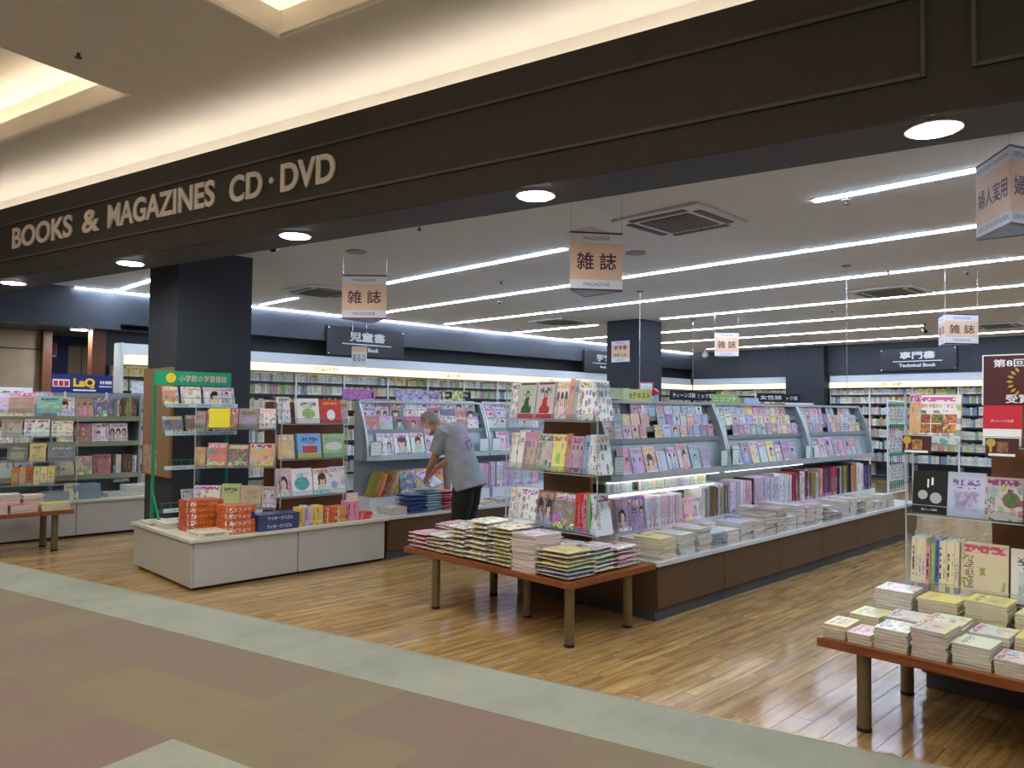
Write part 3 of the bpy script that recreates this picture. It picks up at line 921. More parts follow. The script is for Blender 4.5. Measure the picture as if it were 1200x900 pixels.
f = part(t, 'paper', MB(Mn).box(-.08, .08, -.002, 0, -.058, .058), M_card)
lettering(f, 'いきもの', Mn @ Matrix.Translation((0, -.004, 0)), .13, .06, M_sign_blue, 'lettering', .01)

# black wall signs
def wall_sign(M, w, h, jp, en, label):
    t = thing('wall_sign', label, 'sign', tuple(M.translation), M.to_euler().z, 'black wall category signs')
    part(t, 'board', MB(M).box(-w / 2, w / 2, 0, .05, -h / 2, h / 2), pm('black_sign_board', '#23252c', .35), .006)
    T = lambda x, z: M @ Matrix.Translation((x, -.012, z))
    lettering(t, jp, T(0, h * .18), w * .46, h * .34, M_white_ink, 'lettering', .025, .01)
    part(t, 'rule', MB(M).box(-w * .32, w * .32, -.008, 0, -h * .10, -h * .065), M_white_ink)
    lettering(t, en, T(0, -h * .26), w * (.30 if len(en) < 12 else .48), h * .15, M_white_ink, 'lettering', .02, .01)
    for sx in (-1, 1):
        for sz in (-1, 1):
            part(t, 'screw', MB(M).box(sx * w * .48 - .01, sx * w * .48 + .01, -.006, 0, sz * h * .44 - .01, sz * h * .44 + .01), M_chrome)
wall_sign(facing((8.02, WALL_Y - .06, 2.83)), 1.70, .53, '児童書', 'Child Book', 'black children\'s book sign with white lettering on the bulkhead')
wall_sign(facing((15.2, WALL_Y - .06, 2.83)), 1.70, .53, '学習書', 'Study Book', 'black sign partly hidden behind the inner pillar')
wall_sign(facing((19.22, 5.95, 2.87), -math.pi / 2), 1.66, .53, '専門書', 'Technical Book', 'black technical book sign with white lettering on the back wall')

# ------------------------------------------------------------------ wall bookcases
PAL_SOFT = ['#eceadc', '#e6ecd2', '#eef0e2', '#f1ecc8', '#e8e4d8', '#dfe6d6', '#d9dfe6', '#cfdcc0', '#efe3c0', '#e9d7c8', '#c9d6df', '#e6e9ec', '#d8c9a8', '#b8c99a', '#f0efe9', '#c7b8a4', '#7f97b8', '#d98f6a', '#8fb06a', '#e3cf7a', '#c08a9a', '#7f8fb0']
def tinted_books(rows_, name):
    """rows_: (x0, x1, y_front, z, hmin, hmax, depth, palette) in local frame facing -Y; returns one mesh"""
    mb = MB()
    tint, tone, uvs = [], [], []
    for (x0, x1, y, z, h0, h1, dp, pal) in rows_:
        x = x0
        while x < x1 - 0.012:
            w = random.uniform(.011, .032)
            h = random.uniform(h0, h1)
            c = lin(random.choice(pal))
            run = random.randint(1, 4)
            for _ in range(run):
                if x + w > x1:
                    break
                yy = y + random.uniform(0, .012)
                mb.box(x + .0006, x + w - .0006, yy, y + dp, z, z + h)
                tint += [c] * 8
                tone += [random.random()] * 8
                x += w
            if random.random() < .03:
                x += .03
    me = mb.mesh(name, M_spine_far)
    a = me.attributes.new('tint', 'FLOAT_COLOR', 'POINT')
    a.data.foreach_set('color', [q for c in tint for q in c])
    a = me.attributes.new('tone', 'FLOAT', 'POINT')
    a.data.foreach_set('value', tone)
    uvl = me.uv_layers.new(name='UVMap')
    k = 0
    quad = ((0, 0), (1, 0), (1, 1), (0, 1))
    for p in me.polygons:
        for li in range(4):
            uvl.data[p.loop_start + li].uv = quad[li] if k % 6 == 2 else (0.1, 0.5)
        k += 1
    return me
CW = 0.97
def case_meshes():
    m = {}
    zs = [.08, .42, .72, 1.0, 1.28, 1.55, 1.82, 2.035]
    m['side'] = MB().box(0, .018, 0, .34, 0, 2.22).mesh('side_panel', M_shelf_white)
    m['shelf'] = MB().box(.018, CW - .018, .01, .33, -.02, 0).mesh('shelf', M_shelf_white)
    m['rail'] = MB().box(.018, CW - .018, 0.0, .012, -.03, .012).mesh('label_rail', M_black_plastic)
    m['back'] = MB().box(0, CW, .335, .345, 0, 2.22).mesh('back_panel', M_shelf_white)
    m['cornice'] = MB().prism([(-.02, 2.37), (.0, 2.54), (.1, 2.54), (.1, 2.37)], 'x', 0, CW).mesh('cornice', M_white_panel)
    m['header'] = MB().prism([(-.06, 2.225), (-.05, 2.365), (.06, 2.365), (.06, 2.225)], 'x', .006, CW - .006).mesh('header_light', M_header)
    m['lip'] = MB().box(0, CW, -.07, .08, 2.365, 2.375).box(0, CW, -.075, .08, 2.214, 2.225).mesh('header_trim', M_orange_edge)
    return m, zs
cm, case_z = case_meshes()
book_var = []
for v_ in range(5):
    rr = []
    for z in case_z[1:]:
        pal = random.sample(PAL_SOFT, 7)
        rr.append((.022, CW - .022, .03, z, .12 if z > 2 else .17, .165 if z > 2 else .235, .2, pal))
    book_var.append(tinted_books(rr, 'shelved_books'))
def bookcase(loc, rz, i, where, flip):
    t = thing('wall_bookcase', f'white wall bookcase with lit header, {ORD[i]} {where}', 'bookcase', loc, rz, 'wall bookcases ' + where)
    link('side_panel', cm['side'], t)
    link('side_panel', cm['side'], t, Matrix.Translation((CW - .018, 0, 0)))
    for z in case_z:
        s = link('shelf', cm['shelf'], t, Matrix.Translation((0, 0, z)))
        link('label_rail', cm['rail'], s)
    link('back_panel', cm['back'], t)
    link('cornice', cm['cornice'], t)
    link('header_trim', cm['lip'], t)
    hd = link('header_light', cm['header'], t)
    b = link('shelved_books', book_var[(i * 2 + flip) % 5], None, Matrix.Translation(loc) @ Matrix.Rotation(rz, 4, 'Z'))
    tag(b, f'packed rows of book spines in the {ORD[i]} wall bookcase {where}', 'books', 'books in the wall bookcases', 'stuff')
    return t, hd
hx = ['児童読物', None, None, '児童文庫', None, None, '文 庫', None, '新 書', None, None, None, None, None, None, None]
for i in range(16):
    x = 3.70 + i * CW
    t, hd = bookcase((x, WALL_Y, 0), 0, i, 'along the children\'s wall', 0)
    if i in (3, 6, 9, 11):
        lettering(hd, {3: '児童読物', 6: '児童文庫', 9: '文 庫', 11: '新 書'}[i], facing((x + .55, WALL_Y - .066, 2.295)), .5, .08, M_header_ink)
for i in range(12):
    y = 8.03 - i * CW
    t, hd = bookcase((WALL_X, y, 0), -math.pi / 2, i, 'along the technical back wall', 1)
    if i in (1, 4):
        lettering(hd, {1: '法 律', 4: '工業技術書'}[i], facing((WALL_X - .066, y - .5, 2.295), -math.pi / 2), .55, .08, M_header_ink)
for i in range(3):
    bookcase((WALL_X, 12.0 - i * CW, 0), -math.pi / 2, i, 'in the far corner beside the column', 2)
# open white unit at the start of the children's wall
t = thing('end_unit', 'white open shelf unit beside the red-brown post', 'shelf unit', (3.66, 11.7, 0))
part(t, 'end_panel', MB().box(3.655, 3.69, 11.72, 12.04, 0, 2.52), M_shelf_white)
part(t, 'light_box', MB().box(3.80, 4.4, 11.82, 11.9, 2.22, 2.36), M_header)
part(t, 'shelf', MB().box(3.69, 4.65, 11.80, 12.03, 1.72, 1.74), M_shelf_white)
for i in range(3):
    single('picture_book', MB().box(3.86 + i * .2, 4.03 + i * .2, 11.86, 11.89, 1.74, 1.97), pm('pale_cover_%d' % i, ['#d9e2ee', '#cfe0d0', '#ecd9c6'][i], .4, var=.3, scale=20), f'pale picture book, {ORD[i]} on the shelf beside the red-brown post', 'book', (3.95 + i * .2, 11.9, 1.74), 'books on the white open unit')

# ------------------------------------------------------------------ printed matter: meshes shared by all copies
def with_uv(me, fn):
    uvl = me.uv_layers.new(name='UVMap')
    for p in me.polygons:
        for li in range(p.loop_total):
            co = me.vertices[me.loops[p.loop_start + li].vertex_index].co
            uvl.data[p.loop_start + li].uv = fn(co, p)
    return me
def standing_mesh(style):
    """front at y=-1, x -.5..5, z 0..1; pages proud of nothing, covers overhang"""
    mb = MB()
    mb.box(-.5, .5, -1, -.86, 0, 1)
    mb.box(-.5, .5, -.14, 0, 0, 1)
    mb.box(-.49, .475, -.86, -.14, .012, .988, 1)
    mb.box(-.5, -.485, -.86, -.14, 0, 1)
    me = mb.mesh('standing_' + style, [COV[style], M_pages])
    return with_uv(me, lambda co, p: (co.x + .5, co.z) if abs(p.normal.y) > .5 else (.02, co.z))
def flat_mesh(style):
    """lying: top cover, x -.5...5 width, y -.5...5 height, z 0..1"""
    mb = MB()
    mb.box(-.5, .5, -.5, .5, .95, 1)
    mb.box(-.5, .5, -.5, .5, 0, .05)
    mb.box(-.492, .492, -.492, .492, .05, .95, 1)
    me = mb.mesh('lying_' + style, [COV[style], M_pages])
    return with_uv(me, lambda co, p: (co.x + .5, co.y + .5) if abs(p.normal.z) > .5 else (.02, co.y + .5))
def spine_mesh():
    """upright: spine at y=0 facing -y, x -.5...5 thickness, depth to y=1, z 0..1"""
    mb = MB()
    mb.box(-.5, .5, 0, .03, 0, 1)
    mb.box(-.5, -.40, .03, 1, 0, 1)
    mb.box(.40, .5, .03, 1, 0, 1)
    mb.box(-.40, .40, .03, .98, .012, .985, 1)
    me = mb.mesh('upright_book', [M_spine, M_pages])
    return with_uv(me, lambda co, p: (co.x + .5, co.z) if p.normal.y < -.5 else (.1, .5))
def bulge_mesh(style, side):
    """magazine swollen by an inserted gift: thin at the rim, thick in the middle"""
    n = 6
    mb = MB()
    def z(i, j, s):
        a, b = abs(i / n * 2 - 1), abs(j / n * 2 - 1)
        q = 1 - max(a, b) ** 3
        return .5 + s * (.09 + .38 * q)
    top = [[mb.pt((i / n - .5, j / n - .5, z(i, j, 1))) for j in range(n + 1)] for i in range(n + 1)]
    bot = [[mb.pt((i / n - .5, j / n - .5, z(i, j, -1))) for j in range(n + 1)] for i in range(n + 1)]
    for i in range(n):
        for j in range(n):
            mb.face((top[i][j], top[i + 1][j], top[i + 1][j + 1], top[i][j + 1]))
            mb.face((bot[i][j], bot[i][j + 1], bot[i + 1][j + 1], bot[i + 1][j]))
    for q in range(n):
        for (a, b, c, d) in ((bot[q][0], bot[q + 1][0], top[q + 1][0], top[q][0]), (bot[q + 1][n], bot[q][n], top[q][n], top[q + 1][n]),
                             (bot[0][q + 1], bot[0][q], top[0][q], top[0][q + 1]), (bot[n][q], bot[n][q + 1], top[n][q + 1], top[n][q])):
            mb.face((a, b, c, d), 1)
    # insert showing between the covers
    mb.box(-.465, .465, -.465, .465, .37, .63, 2)
    me = mb.mesh('swollen_' + style, [COV[style], M_pages, side])
    return with_uv(me, lambda co, p: (co.x + .5, co.y + .5))
def strap_mesh():
    n = 6
    mb = MB()
    for (y0, y1) in ((-.035, .035),):
        prof = [(-.505, .36), (-.505, .64)] + [(i / n - .5,   .5 + .09 + .38 * (1 - abs(i / n * 2 - 1) ** 3) + .03) for i in range(n + 1)] + [(.505, .64), (.505, .36)] + [(.5 - i / n, .5 - .09 - .38 * (1 - abs(i / n * 2 - 1) ** 3) - .03) for i in range(n + 1)]
        a = [mb.pt((x, y0, z)) for x, z in prof]
        b = [mb.pt((x, y1, z)) for x, z in prof]
        for i in range(len(prof)):
            j = (i + 1) % len(prof)
            mb.face((a[i], a[j], b[j], b[i]))
    return mb.mesh('strap', M_strap)
ST = {k: standing_mesh(k) for k in COV}
FL = {k: flat_mesh(k) for k in COV}
SPN = spine_mesh()
M_dark_insert = pm('dark_card_insert', '#6b6252', .8, var=.2)
BU = {('people', 0): bulge_mesh('people', M_dark_insert), ('goods', 1): bulge_mesh('goods', M_insert), ('goods', 0): bulge_mesh('goods', M_dark_insert), ('people', 1): bulge_mesh('people', M_insert)}
STRAP = strap_mesh()
BAG = bulge_mesh('solid', COV['solid'])
BAG.materials[1] = COV['solid']

P_PINK = [('pink', '#e7a9c4'), ('white', '#ece9ea'), ('lavender', '#c3b3dc'), ('pale blue', '#b9cfe6'), ('rose', '#d77c9c'), ('cream', '#eadfc8'), ('grey', '#a9a8b0'), ('yellow', '#e8cc62'), ('sky blue', '#86b4d8'), ('peach', '#eebfa4'), ('violet', '#8f7ab8'), ('mint', '#b9dccb')]
P_IDOL = [('white', '#e8e6ea'), ('pale blue', '#c3d6e6'), ('pink', '#eab4c8'), ('grey', '#b9bcc4'), ('black', '#24242a'), ('cream', '#e9e0d0'), ('lavender', '#cbbfdf'), ('red', '#c24a52'), ('silver', '#cfd3d8'), ('dark blue', '#33466e')]
P_KIDS = [('yellow', '#efc640'), ('red', '#d2413a'), ('orange', '#e58a3a'), ('green', '#7db45a'), ('sky blue', '#5aa7d8'), ('pink', '#e88fae'), ('cream', '#efe3c4'), ('purple', '#7d5ba6'), ('white', '#efece4'), ('brown', '#8a5f3c')]
P_WHITE = [('white', '#eeece6'), ('cream', '#ece2cc'), ('pale pink', '#efd3d6'), ('pale grey', '#d5d5d3'), ('pale yellow', '#f0e4a8'), ('pale green', '#d3e2c9'), ('pale blue', '#cddce8')]
P_NATURE = [('brown', '#8a6b52'), ('white', '#e6e3dc'), ('dark red', '#9a4038'), ('grey', '#8d8f90'), ('black', '#2c2a2a'), ('olive', '#9a9440'), ('tan', '#c3a47c'), ('pale blue', '#b7c9d6')]
P_SPINE = [('white', '#e9e7e4'), ('lavender', '#bfb0d4'), ('pink', '#dd9db9'), ('black', '#25242a'), ('pale grey', '#c3c4ca'), ('purple', '#7b5f9e'), ('cream', '#e2d8c0'), ('magenta', '#b2457e'), ('navy', '#39426e'), ('green', '#4d8a6a'), ('red', '#b23a3f'), ('orange', '#d98644')]
P_PALE = [('white', '#eceaea'), ('lavender', '#cbbfdc'), ('pink', '#e3b3cb'), ('pale lilac', '#d9d2e6'), ('white', '#e4e4ea'), ('pale grey', '#c9cad2'), ('pale pink', '#ecd2dc'), ('mauve', '#a58cb4'), ('black', '#29282e')]
P_FOOD = [('pale green', '#dfe8cf'), ('pink', '#eec7c9'), ('yellow', '#f0df4e'), ('cream', '#efe6d2'), ('white', '#efeeea'), ('peach', '#f0d2bc'), ('mint', '#cfe5d8')]

def place(name, me, M, sc, hexc, label, cat, group):
    o = bpy.data.objects.new(name, me)
    C.objects.link(o)
    o.matrix_basis = M @ Matrix.Diagonal((sc[0], sc[1], sc[2], 1))
    o.color = lin(hexc)
    return tag(o, label, cat, group)
def jit(h, a=.06):
    h = h.lstrip('#')
    v = [max(8, min(250, int(int(h[i:i + 2], 16) * (1 + random.uniform(-a, a))))) for i in (0, 2, 4)]
    return '#%02x%02x%02x' % tuple(v)
def ac(n, w):
    return ('an ' if n[0] in 'aeiou' else 'a ') + w

def facerow(M, x0, x1, y, z, lean, wr, hr, styles, pal, where, name, group, noun, t=.010, gap=.006, per=1, skip=0.0, start=0, cat=None):
    """face-out copies standing side by side; `per` copies thick"""
    x, c = x0, start
    while True:
        w = random.uniform(*wr)
        if x + w > x1:
            break
        if random.random() < skip:
            x += w + gap
            continue
        cn, hx_ = random.choice(pal)
        h = min(random.uniform(*hr), w * 1.45)
        c += 1
        for q in range(per):
            Mq = M @ Matrix.Translation((x + w / 2 + random.uniform(-.003, .003), y + q * (t + .002), z)) @ Matrix.Rotation(-lean, 4, 'X') @ Matrix.Rotation(random.uniform(-.015, .015), 4, 'Y')
            lb = f'{cn} {noun}, {ORD[c - 1]} along {where}' if q == 0 else f'{ORD[q - 1]} spare behind the {ORD[c - 1]} {noun} along {where}'
            place(name, ST[random.choice(styles)], Mq, (w, t, h), jit(hx_), lb, cat or 'magazine', group)
        x += w + gap
    return c

def spinerow(M, x0, x1, y, z, tr, hr, depth, pal, where, name, group, noun, lean=0.0, start=0, cat='book', run=4, fill=1.0):
    x, c = x0, start
    while x < x1 - .02:
        cn, hx_ = random.choice(pal)
        t = random.uniform(*tr)
        h = random.uniform(*hr)
        for _ in range(random.randint(1, run)):
            if x + t > x1:
                break
            c += 1
            Mq = M @ Matrix.Translation((x + t / 2, y + random.uniform(0, .015), z + t / 2 * math.sin(lean))) @ Matrix.Rotation(lean + random.uniform(-.003, .003), 4, 'Y')
            place(name, SPN, Mq, (t * .96, depth, h + random.uniform(-.002, .002)), jit(hx_, .04), f'{cn} {noun}, {ORD[c - 1]} along {where}', cat, group)
            x += t / math.cos(lean) + .0008
        if random.random() > fill:
            x += .06
        if c > 85:
            break
    return c

def pile(M, x, y, z0, n, w, d, tr, styles, pal, where, name, group, noun, rz=0.0, swell=None, cat='magazine', jy=.008, same=True, strap=False, mesh=None):
    z = z0
    cn, hx_ = random.choice(pal)
    items = []
    for k in range(n):
        t = random.uniform(*tr)
        if not same:
            cn, hx_ = random.choice(pal)
        Mq = M @ Matrix.Translation((x + random.uniform(-jy, jy), y + random.uniform(-jy, jy), z)) @ Matrix.Rotation(rz + random.uniform(-.03, .03) * (2.2 if swell is not None else 1), 4, 'Z')
        if swell is not None:
            Mq = Mq @ Matrix.Rotation(random.uniform(-.03, .03), 4, 'X') @ Matrix.Rotation(random.uniform(-.03, .03), 4, 'Y')
        items.append((Mq, t, cn, hx_))
        z += t * (.84 if swell is not None else 1.0) + .0006
    for k, (Mq, t, cn, hx_) in enumerate(items):
        pos = n - 1 - k
        lb = f'{cn} {noun} on top of {where}' if pos == 0 else f'{noun} {ORD[pos]} below the top of {where}'
        st = random.choice(styles)
        if swell is not None:
            me = BU[(('people' if st == 'people' else 'goods'), swell)]
        else:
            me = FL[st]
        me = mesh or me
        o = place(name, me, Mq, (w, d, t), jit(hx_, .05), lb, cat, group)
        if strap:
            link('strap', STRAP, o)
    return z

# ------------------------------------------------------------------ base units
def base_units(xs, dy, where, n_lock):
    y0, y1 = 3.34 + dy, 4.87 + dy
    for i in range(len(xs) - 1):
        a, b = xs[i] + .003, xs[i + 1] - .003
        t = thing('base_cabinet', f'brown base cabinet, {ORD[i]} from the corridor under {where}', 'cabinet', ((a + b) / 2, y0, 0), 0, 'brown base cabinets under ' + where)
        part(t, 'cabinet_body', MB().box(a, b, y0 + .02, y1 - .02, .09, .42), M_brown_cab)
        d = part(t, 'front_panel', MB().box(a, b, y0, y0 + .018, .095, .418), M_brown_cab, .002)
        part(d, 'lock', MB(facing((a + .03, y0, .16))).box(-.006, .006, -.006, 0, -.014, .014), M_brass, label='small brass lock')
        part(t, 'plinth', MB().box(a, b, y0 + .025, y1 - .03, 0, .09), M_plinth)
    t = single('counter_top', MB().box(xs[0] - .02, xs[-1] + .02, y0 - .025, y1 + .02, .42, .455), M_counter, 'long pale counter top over the brown cabinets of ' + where, 'counter', (xs[0], y0, .42), bevel=.004)
G1 = 'the front magazine gondola'
G2 = 'the second magazine gondola'
base_units([4.87, 5.855, 6.84, 7.815, 8.77, 9.745, 10.72], 0.0, G1, 2)
base_units([4.76 + .97 * i for i in range(13)], 3.34, G2, 1)

def rack_bay(x0, x1, dy, label, tube, group):
    t = thing('magazine_rack', label, 'rack', ((x0 + x1) / 2, 4.09 + dy, .455), 0, group)
    Y = lambda v: v + dy
    part(t, 'back_panel', MB().box(x0, x1, Y(4.085), Y(4.10), .456, 1.665), M_rack)
    prof = [(4.085, 1.015), (3.835, 1.015), (3.832, 1.09), (3.85, 1.22), (3.885, 1.36), (3.935, 1.50), (4.0, 1.64), (4.015, 1.675), (4.085, 1.675)]
    for (a, b) in ((x0, x0 + .018), (x1 - .018, x1)):
        s = part(t, 'side_panel', MB().prism([(Y(p), q) for p, q in prof], 'x', a, b), M_rack)
        mb = MB()
        for (p, q), (p2, q2) in zip(prof[1:7], prof[2:8]):
            mb.prism([(Y(p - .008), q), (Y(p + .004), q), (Y(p2 + .004), q2), (Y(p2 - .008), q2)], 'x', a - .003, b + .003)
        part(s, 'edge_trim', mb, M_rack_edge)
    i0, i1 = x0 + .018, x1 - .018
    part(t, 'shelf', MB().box(i0, i1, Y(3.84), Y(4.085), 1.018, 1.03), M_rack_edge)
    part(t, 'front_rail', MB().box(i0, i1, Y(3.828), Y(3.842), 1.012, 1.072), M_rack_edge)
    part(t, 'slope_panel', MB().prism([(Y(3.872), 1.03), (Y(3.955), 1.345), (Y(3.965), 1.345), (Y(3.882), 1.03)], 'x', i0, i1), M_rack)
    for (yy, zz) in ((3.935, 1.35), (3.975, 1.45), (4.015, 1.545)):
        part(t, 'step', MB().box(i0, i1, Y(yy), Y(yy + .06), zz - .012, zz).box(i0, i1, Y(yy - .003), Y(yy), zz - .035, zz + .012), M_rack)
    part(t, 'top_rail', MB().box(x0, x1, Y(4.02), Y(4.10), 1.665, 1.69), M_rack_edge)
    part(t, 'lower_step', MB().box(i0, i1, Y(3.80), Y(4.085), .456, .60), M_counter)
    if tube >= 1:
        part(t, 'light_tube', MB().box(i0 + .05, i1 - .05, Y(3.90), Y(3.93), .995, 1.015), M_tube)
    if tube >= 2:
        part(t, 'middle_shelf', MB().box(i0, i1, Y(3.93), Y(4.085), .895, .905), M_rack_edge)
        part(t, 'light_tube', MB().box(i0 + .05, i1 - .05, Y(3.925), Y(3.945), .875, .895), M_tube)
    return t
B1 = [(4.93, 6.80, 'beside the display table', 2), (6.82, 8.68, 'in the middle of the front gondola', 1), (8.70, 10.58, 'by the white wire stand', 0)]
for (a, b, wh, tb) in B1:
    rack_bay(a, b, 0, 'curved grey magazine rack bay ' + wh, tb, 'curved rack bays of the front gondola')
B2 = [(4.82, 6.68, 'behind the stooping man', 0), (6.70, 8.56, 'of the second gondola behind the acrylic stand', 0), (8.58, 10.44, 'third along the second gondola', 0), (10.46, 12.32, 'fourth along the second gondola', 0), (12.34, 14.32, 'fifth along the second gondola', 0), (14.34, 16.3, 'last along the second gondola', 0)]
for (a, b, wh, tb) in B2:
    rack_bay(a, b, 3.34, 'curved grey magazine rack bay ' + wh, tb, 'curved rack bays of the second gondola')

I4 = Matrix.Identity(4)
# front gondola: face-out rows
RN = ['the bottom row', 'the third row', 'the second row', 'the top row']
for bi, (a, b, wh, tb) in enumerate(B1):
    bay = ['of the rack bay beside the table', 'of the middle rack bay', 'of the rack bay by the wire stand'][bi]
    facerow(I4, a + .16, b - .15, 3.855, 1.045, R(15), (.135, .185), (.24, .275), ['people', 'people', 'busy'], P_PINK, RN[0] + ' ' + bay, 'magazine', 'face-out magazines of the front gondola', 'magazine', gap=.018, skip=0.0)
    for r, (yy, zz) in enumerate(((3.948, 1.355), (3.988, 1.455), (4.028, 1.55))):
        facerow(I4, a + .05 + .03 * r, b - .06 - .05 * r, yy, zz, R(10), (.095, .135), (.112, .128), ['people', 'busy', 'people', 'plain'], P_PINK, RN[r + 1] + ' ' + bay, 'magazine', 'face-out magazines of the front gondola', 'magazine', t=.007, gap=.012, skip=.08)
# price cards on the side panels
def shelf_card(M, label, group, w=.125, h=.165):
    t = thing('shelf_card', label, 'card', tuple(M.translation), M.to_euler().z, group)
    part(t, 'card_frame', MB(M).box(-w / 2, w / 2, 0, .003, 0, h), M_teal)
    f = part(t, 'paper', MB(M).box(-w / 2 + .01, w / 2 - .01, -.0015, 0, .012, h - .012), M_card)
    mb = MB(M)
    for q in range(5):
        mb.box(-w / 2 + .02, w / 2 - .02 - .02 * (q % 2), -.0025, -.0015, h - .035 - q * .025, h - .030 - q * .025)
    part(f, 'print_lines', mb, M_sign_blue)
k = 0
for (x, dy, nm) in ((5.02, 0, 'beside the acrylic stand'), (6.70, 0, 'closing the first rack bay'), (6.92, 0, 'opening the middle rack bay'), (8.58, 0, 'closing the middle rack bay'), (8.80, 0, 'opening the last rack bay')):
    shelf_card(facing((x, 3.822 + dy, 1.062)), 'teal-framed white card on the shelf edge ' + nm, 'shelf cards of the front gondola')
for (x, nm) in ((4.93, 'at the corridor end'), (6.58, 'behind the man'), (6.80, 'past the rack divider')):
    shelf_card(facing((x, 7.162, 1.062)), 'white card in a pale frame on the second gondola ' + nm, 'shelf cards of the second gondola', .15, .17)
# spines under the racks, front gondola
spinerow(I4, 5.0, 6.75, 3.955, .906, (.012, .024), (.075, .10), .12, P_WHITE + P_SPINE[:4], 'the slim shelf under the first rack bay', 'slim_book', 'slim books under the first rack bay', 'slim book', run=5)
spinerow(I4, 5.12, 5.95, 3.815, .601, (.012, .020), (.24, .262), .20, P_PALE, 'the step under the first rack bay', 'upright_magazine', 'upright magazines of the front gondola', 'upright magazine', cat='magazine')
spinerow(I4, 6.30, 6.76, 3.815, .601, (.012, .022), (.26, .30), .20, P_NATURE, 'the far half of the first bay step', 'upright_magazine', 'upright magazines of the front gondola', 'upright magazine', cat='magazine')
spinerow(I4, 6.78, 8.1, 3.815, .601, (.020, .036), (.29, .34), .20, P_PALE, 'the step under the middle rack bay', 'upright_magazine', 'upright magazines of the front gondola', 'upright magazine', cat='magazine')
spinerow(I4, 8.105, 8.65, 3.815, .601, (.014, .03), (.29, .35), .20, [('black', '#26252a'), ('red', '#b03a44'), ('magenta', '#b2457e'), ('yellow', '#d9b84a'), ('white', '#e6e4e0')], 'the dark far end of the middle step', 'upright_magazine', 'upright magazines of the front gondola', 'upright magazine', cat='magazine', run=2)
spinerow(I4, 8.66, 10.52, 3.815, .601, (.020, .036), (.27, .36), .20, P_PALE[:4] + P_SPINE + P_NATURE, 'the step under the last rack bay', 'upright_magazine', 'upright magazines of the front gondola', 'upright magazine', cat='magazine')
facerow(I4, 4.97, 5.42, 3.80, .601, R(8), (.19, .21), (.27, .28), ['people'], [('violet', '#8f7aa8')], 'the step beside the acrylic stand', 'magazine', 'face-out magazines of the front gondola', 'magazine', per=3)
facerow(I4, 5.96, 6.28, 3.80, .601, R(8), (.14, .16), (.2, .22), ['busy', 'people'], [('pink', '#e6b3cc'), ('white', '#e8e6ea')], 'the middle of the step under the first bay', 'magazine', 'face-out magazines of the front gondola', 'magazine', per=2)
# piles on the front gondola's counter
gx = 4.93
i = 0
hts = [(8, .02), (8, .021), (7, .026), (8, .021), (6, .03), (6, .028), (5, .034), (6, .036), (9, .026), (6, .036), (9, .026), (8, .024), (7, .03), (7, .03), (6, .03), (8, .022), (7, .028), (6, .03), (7, .026), (6, .03), (6, .03), (5, .03)]
while gx < 10.3 and i < len(hts):
    n, t = hts[i]
    w = random.choice([.185, .21, .215])
    st = ['people', 'plain', 'busy'] if i < 6 else ['plain', 'people', 'goods']
    if i % 5 == 4:
        n -= 2
    pile(I4, gx + w / 2, 3.475, .456, n, w, .25, (t * .8, t * 1.1), st, P_PINK if i < 7 else P_WHITE + P_SPINE[:5], f'the {ORD[i]} pile along the front gondola counter', 'stacked_magazine', 'piles on the front gondola counter', 'magazine', swell=(0 if i in (3, 13, 14, 17) else None), same=i not in (2, 13, 14, 17))
    pile(I4, gx + w / 2 + .03, 3.70, .456, max(2, (n * 3) // 4 + (2 if i in (8, 10) else 0)), w, .175, (t * .9, t * 1.2), st, P_PINK + P_WHITE, f'the {ORD[i]} rear pile along the front gondola counter', 'rear_magazine', 'rear piles on the front gondola counter', 'magazine')
    gx += w + random.choice([.012, .02, .05])
    i += 1

# second gondola contents
for bi, (a, b, wh, tb) in enumerate(B2[:2]):
    bay = ['behind the man', 'beyond the rack divider'][bi]
    facerow(I4, a + .17, b - .16, 7.195, 1.045, R(15), (.20, .235), (.27, .29), ['people'], P_IDOL, 'the bottom idol row ' + bay, 'magazine', 'face-out magazines of the second gondola', 'magazine', gap=.012)
    for r, (yy, zz) in enumerate(((7.288, 1.355), (7.328, 1.455), (7.368, 1.55))):
        facerow(I4, a + .04, b - .06, yy, zz - .02, R(10), (.16, .215), (.17, .19), ['people', 'people', 'busy'], P_IDOL, ['the third', 'the second', 'the top'][r] + ' idol row ' + bay, 'magazine', 'face-out magazines of the second gondola', 'magazine', t=.008, gap=.008)
for bi, (a, b, wh, tb) in enumerate(B2[2:]):
    bay = ['of the third bay', 'of the fourth bay', 'of the fifth bay', 'of the last bay'][bi] + ' on the second gondola'
    facerow(I4, a + .06, b - .06, 7.368, 1.55, R(10), (.16, .215), (.15, .17), ['people', 'busy'], P_IDOL, 'the top row ' + bay, 'magazine', 'face-out magazines of the second gondola', 'magazine', t=.008, gap=.05)
spinerow(I4, 4.90, 5.22, 7.145, .601, (.012, .022), (.24, .30), .2, P_NATURE + P_KIDS[:3], 'the slanting row beneath the man\'s rack bay', 'upright_magazine', 'upright magazines of the second gondola', 'upright magazine', lean=R(22), cat='magazine')
facerow(I4, 5.26, 6.0, 7.13, .601, R(8), (.2, .22), (.29, .31), ['busy', 'plain'], [('blue', '#3a5aa0'), ('orange', '#d88a4a'), ('cream', '#e6dcc0'), ('dark blue', '#2c4684')], 'the step beneath the idol magazines', 'magazine', 'face-out magazines of the second gondola', 'magazine', per=2)
spinerow(I4, 6.02, 6.74, 7.145, .601, (.014, .024), (.29, .33), .2, P_PALE, 'the step behind the man', 'upright_magazine', 'upright magazines of the second gondola', 'upright magazine', cat='magazine')
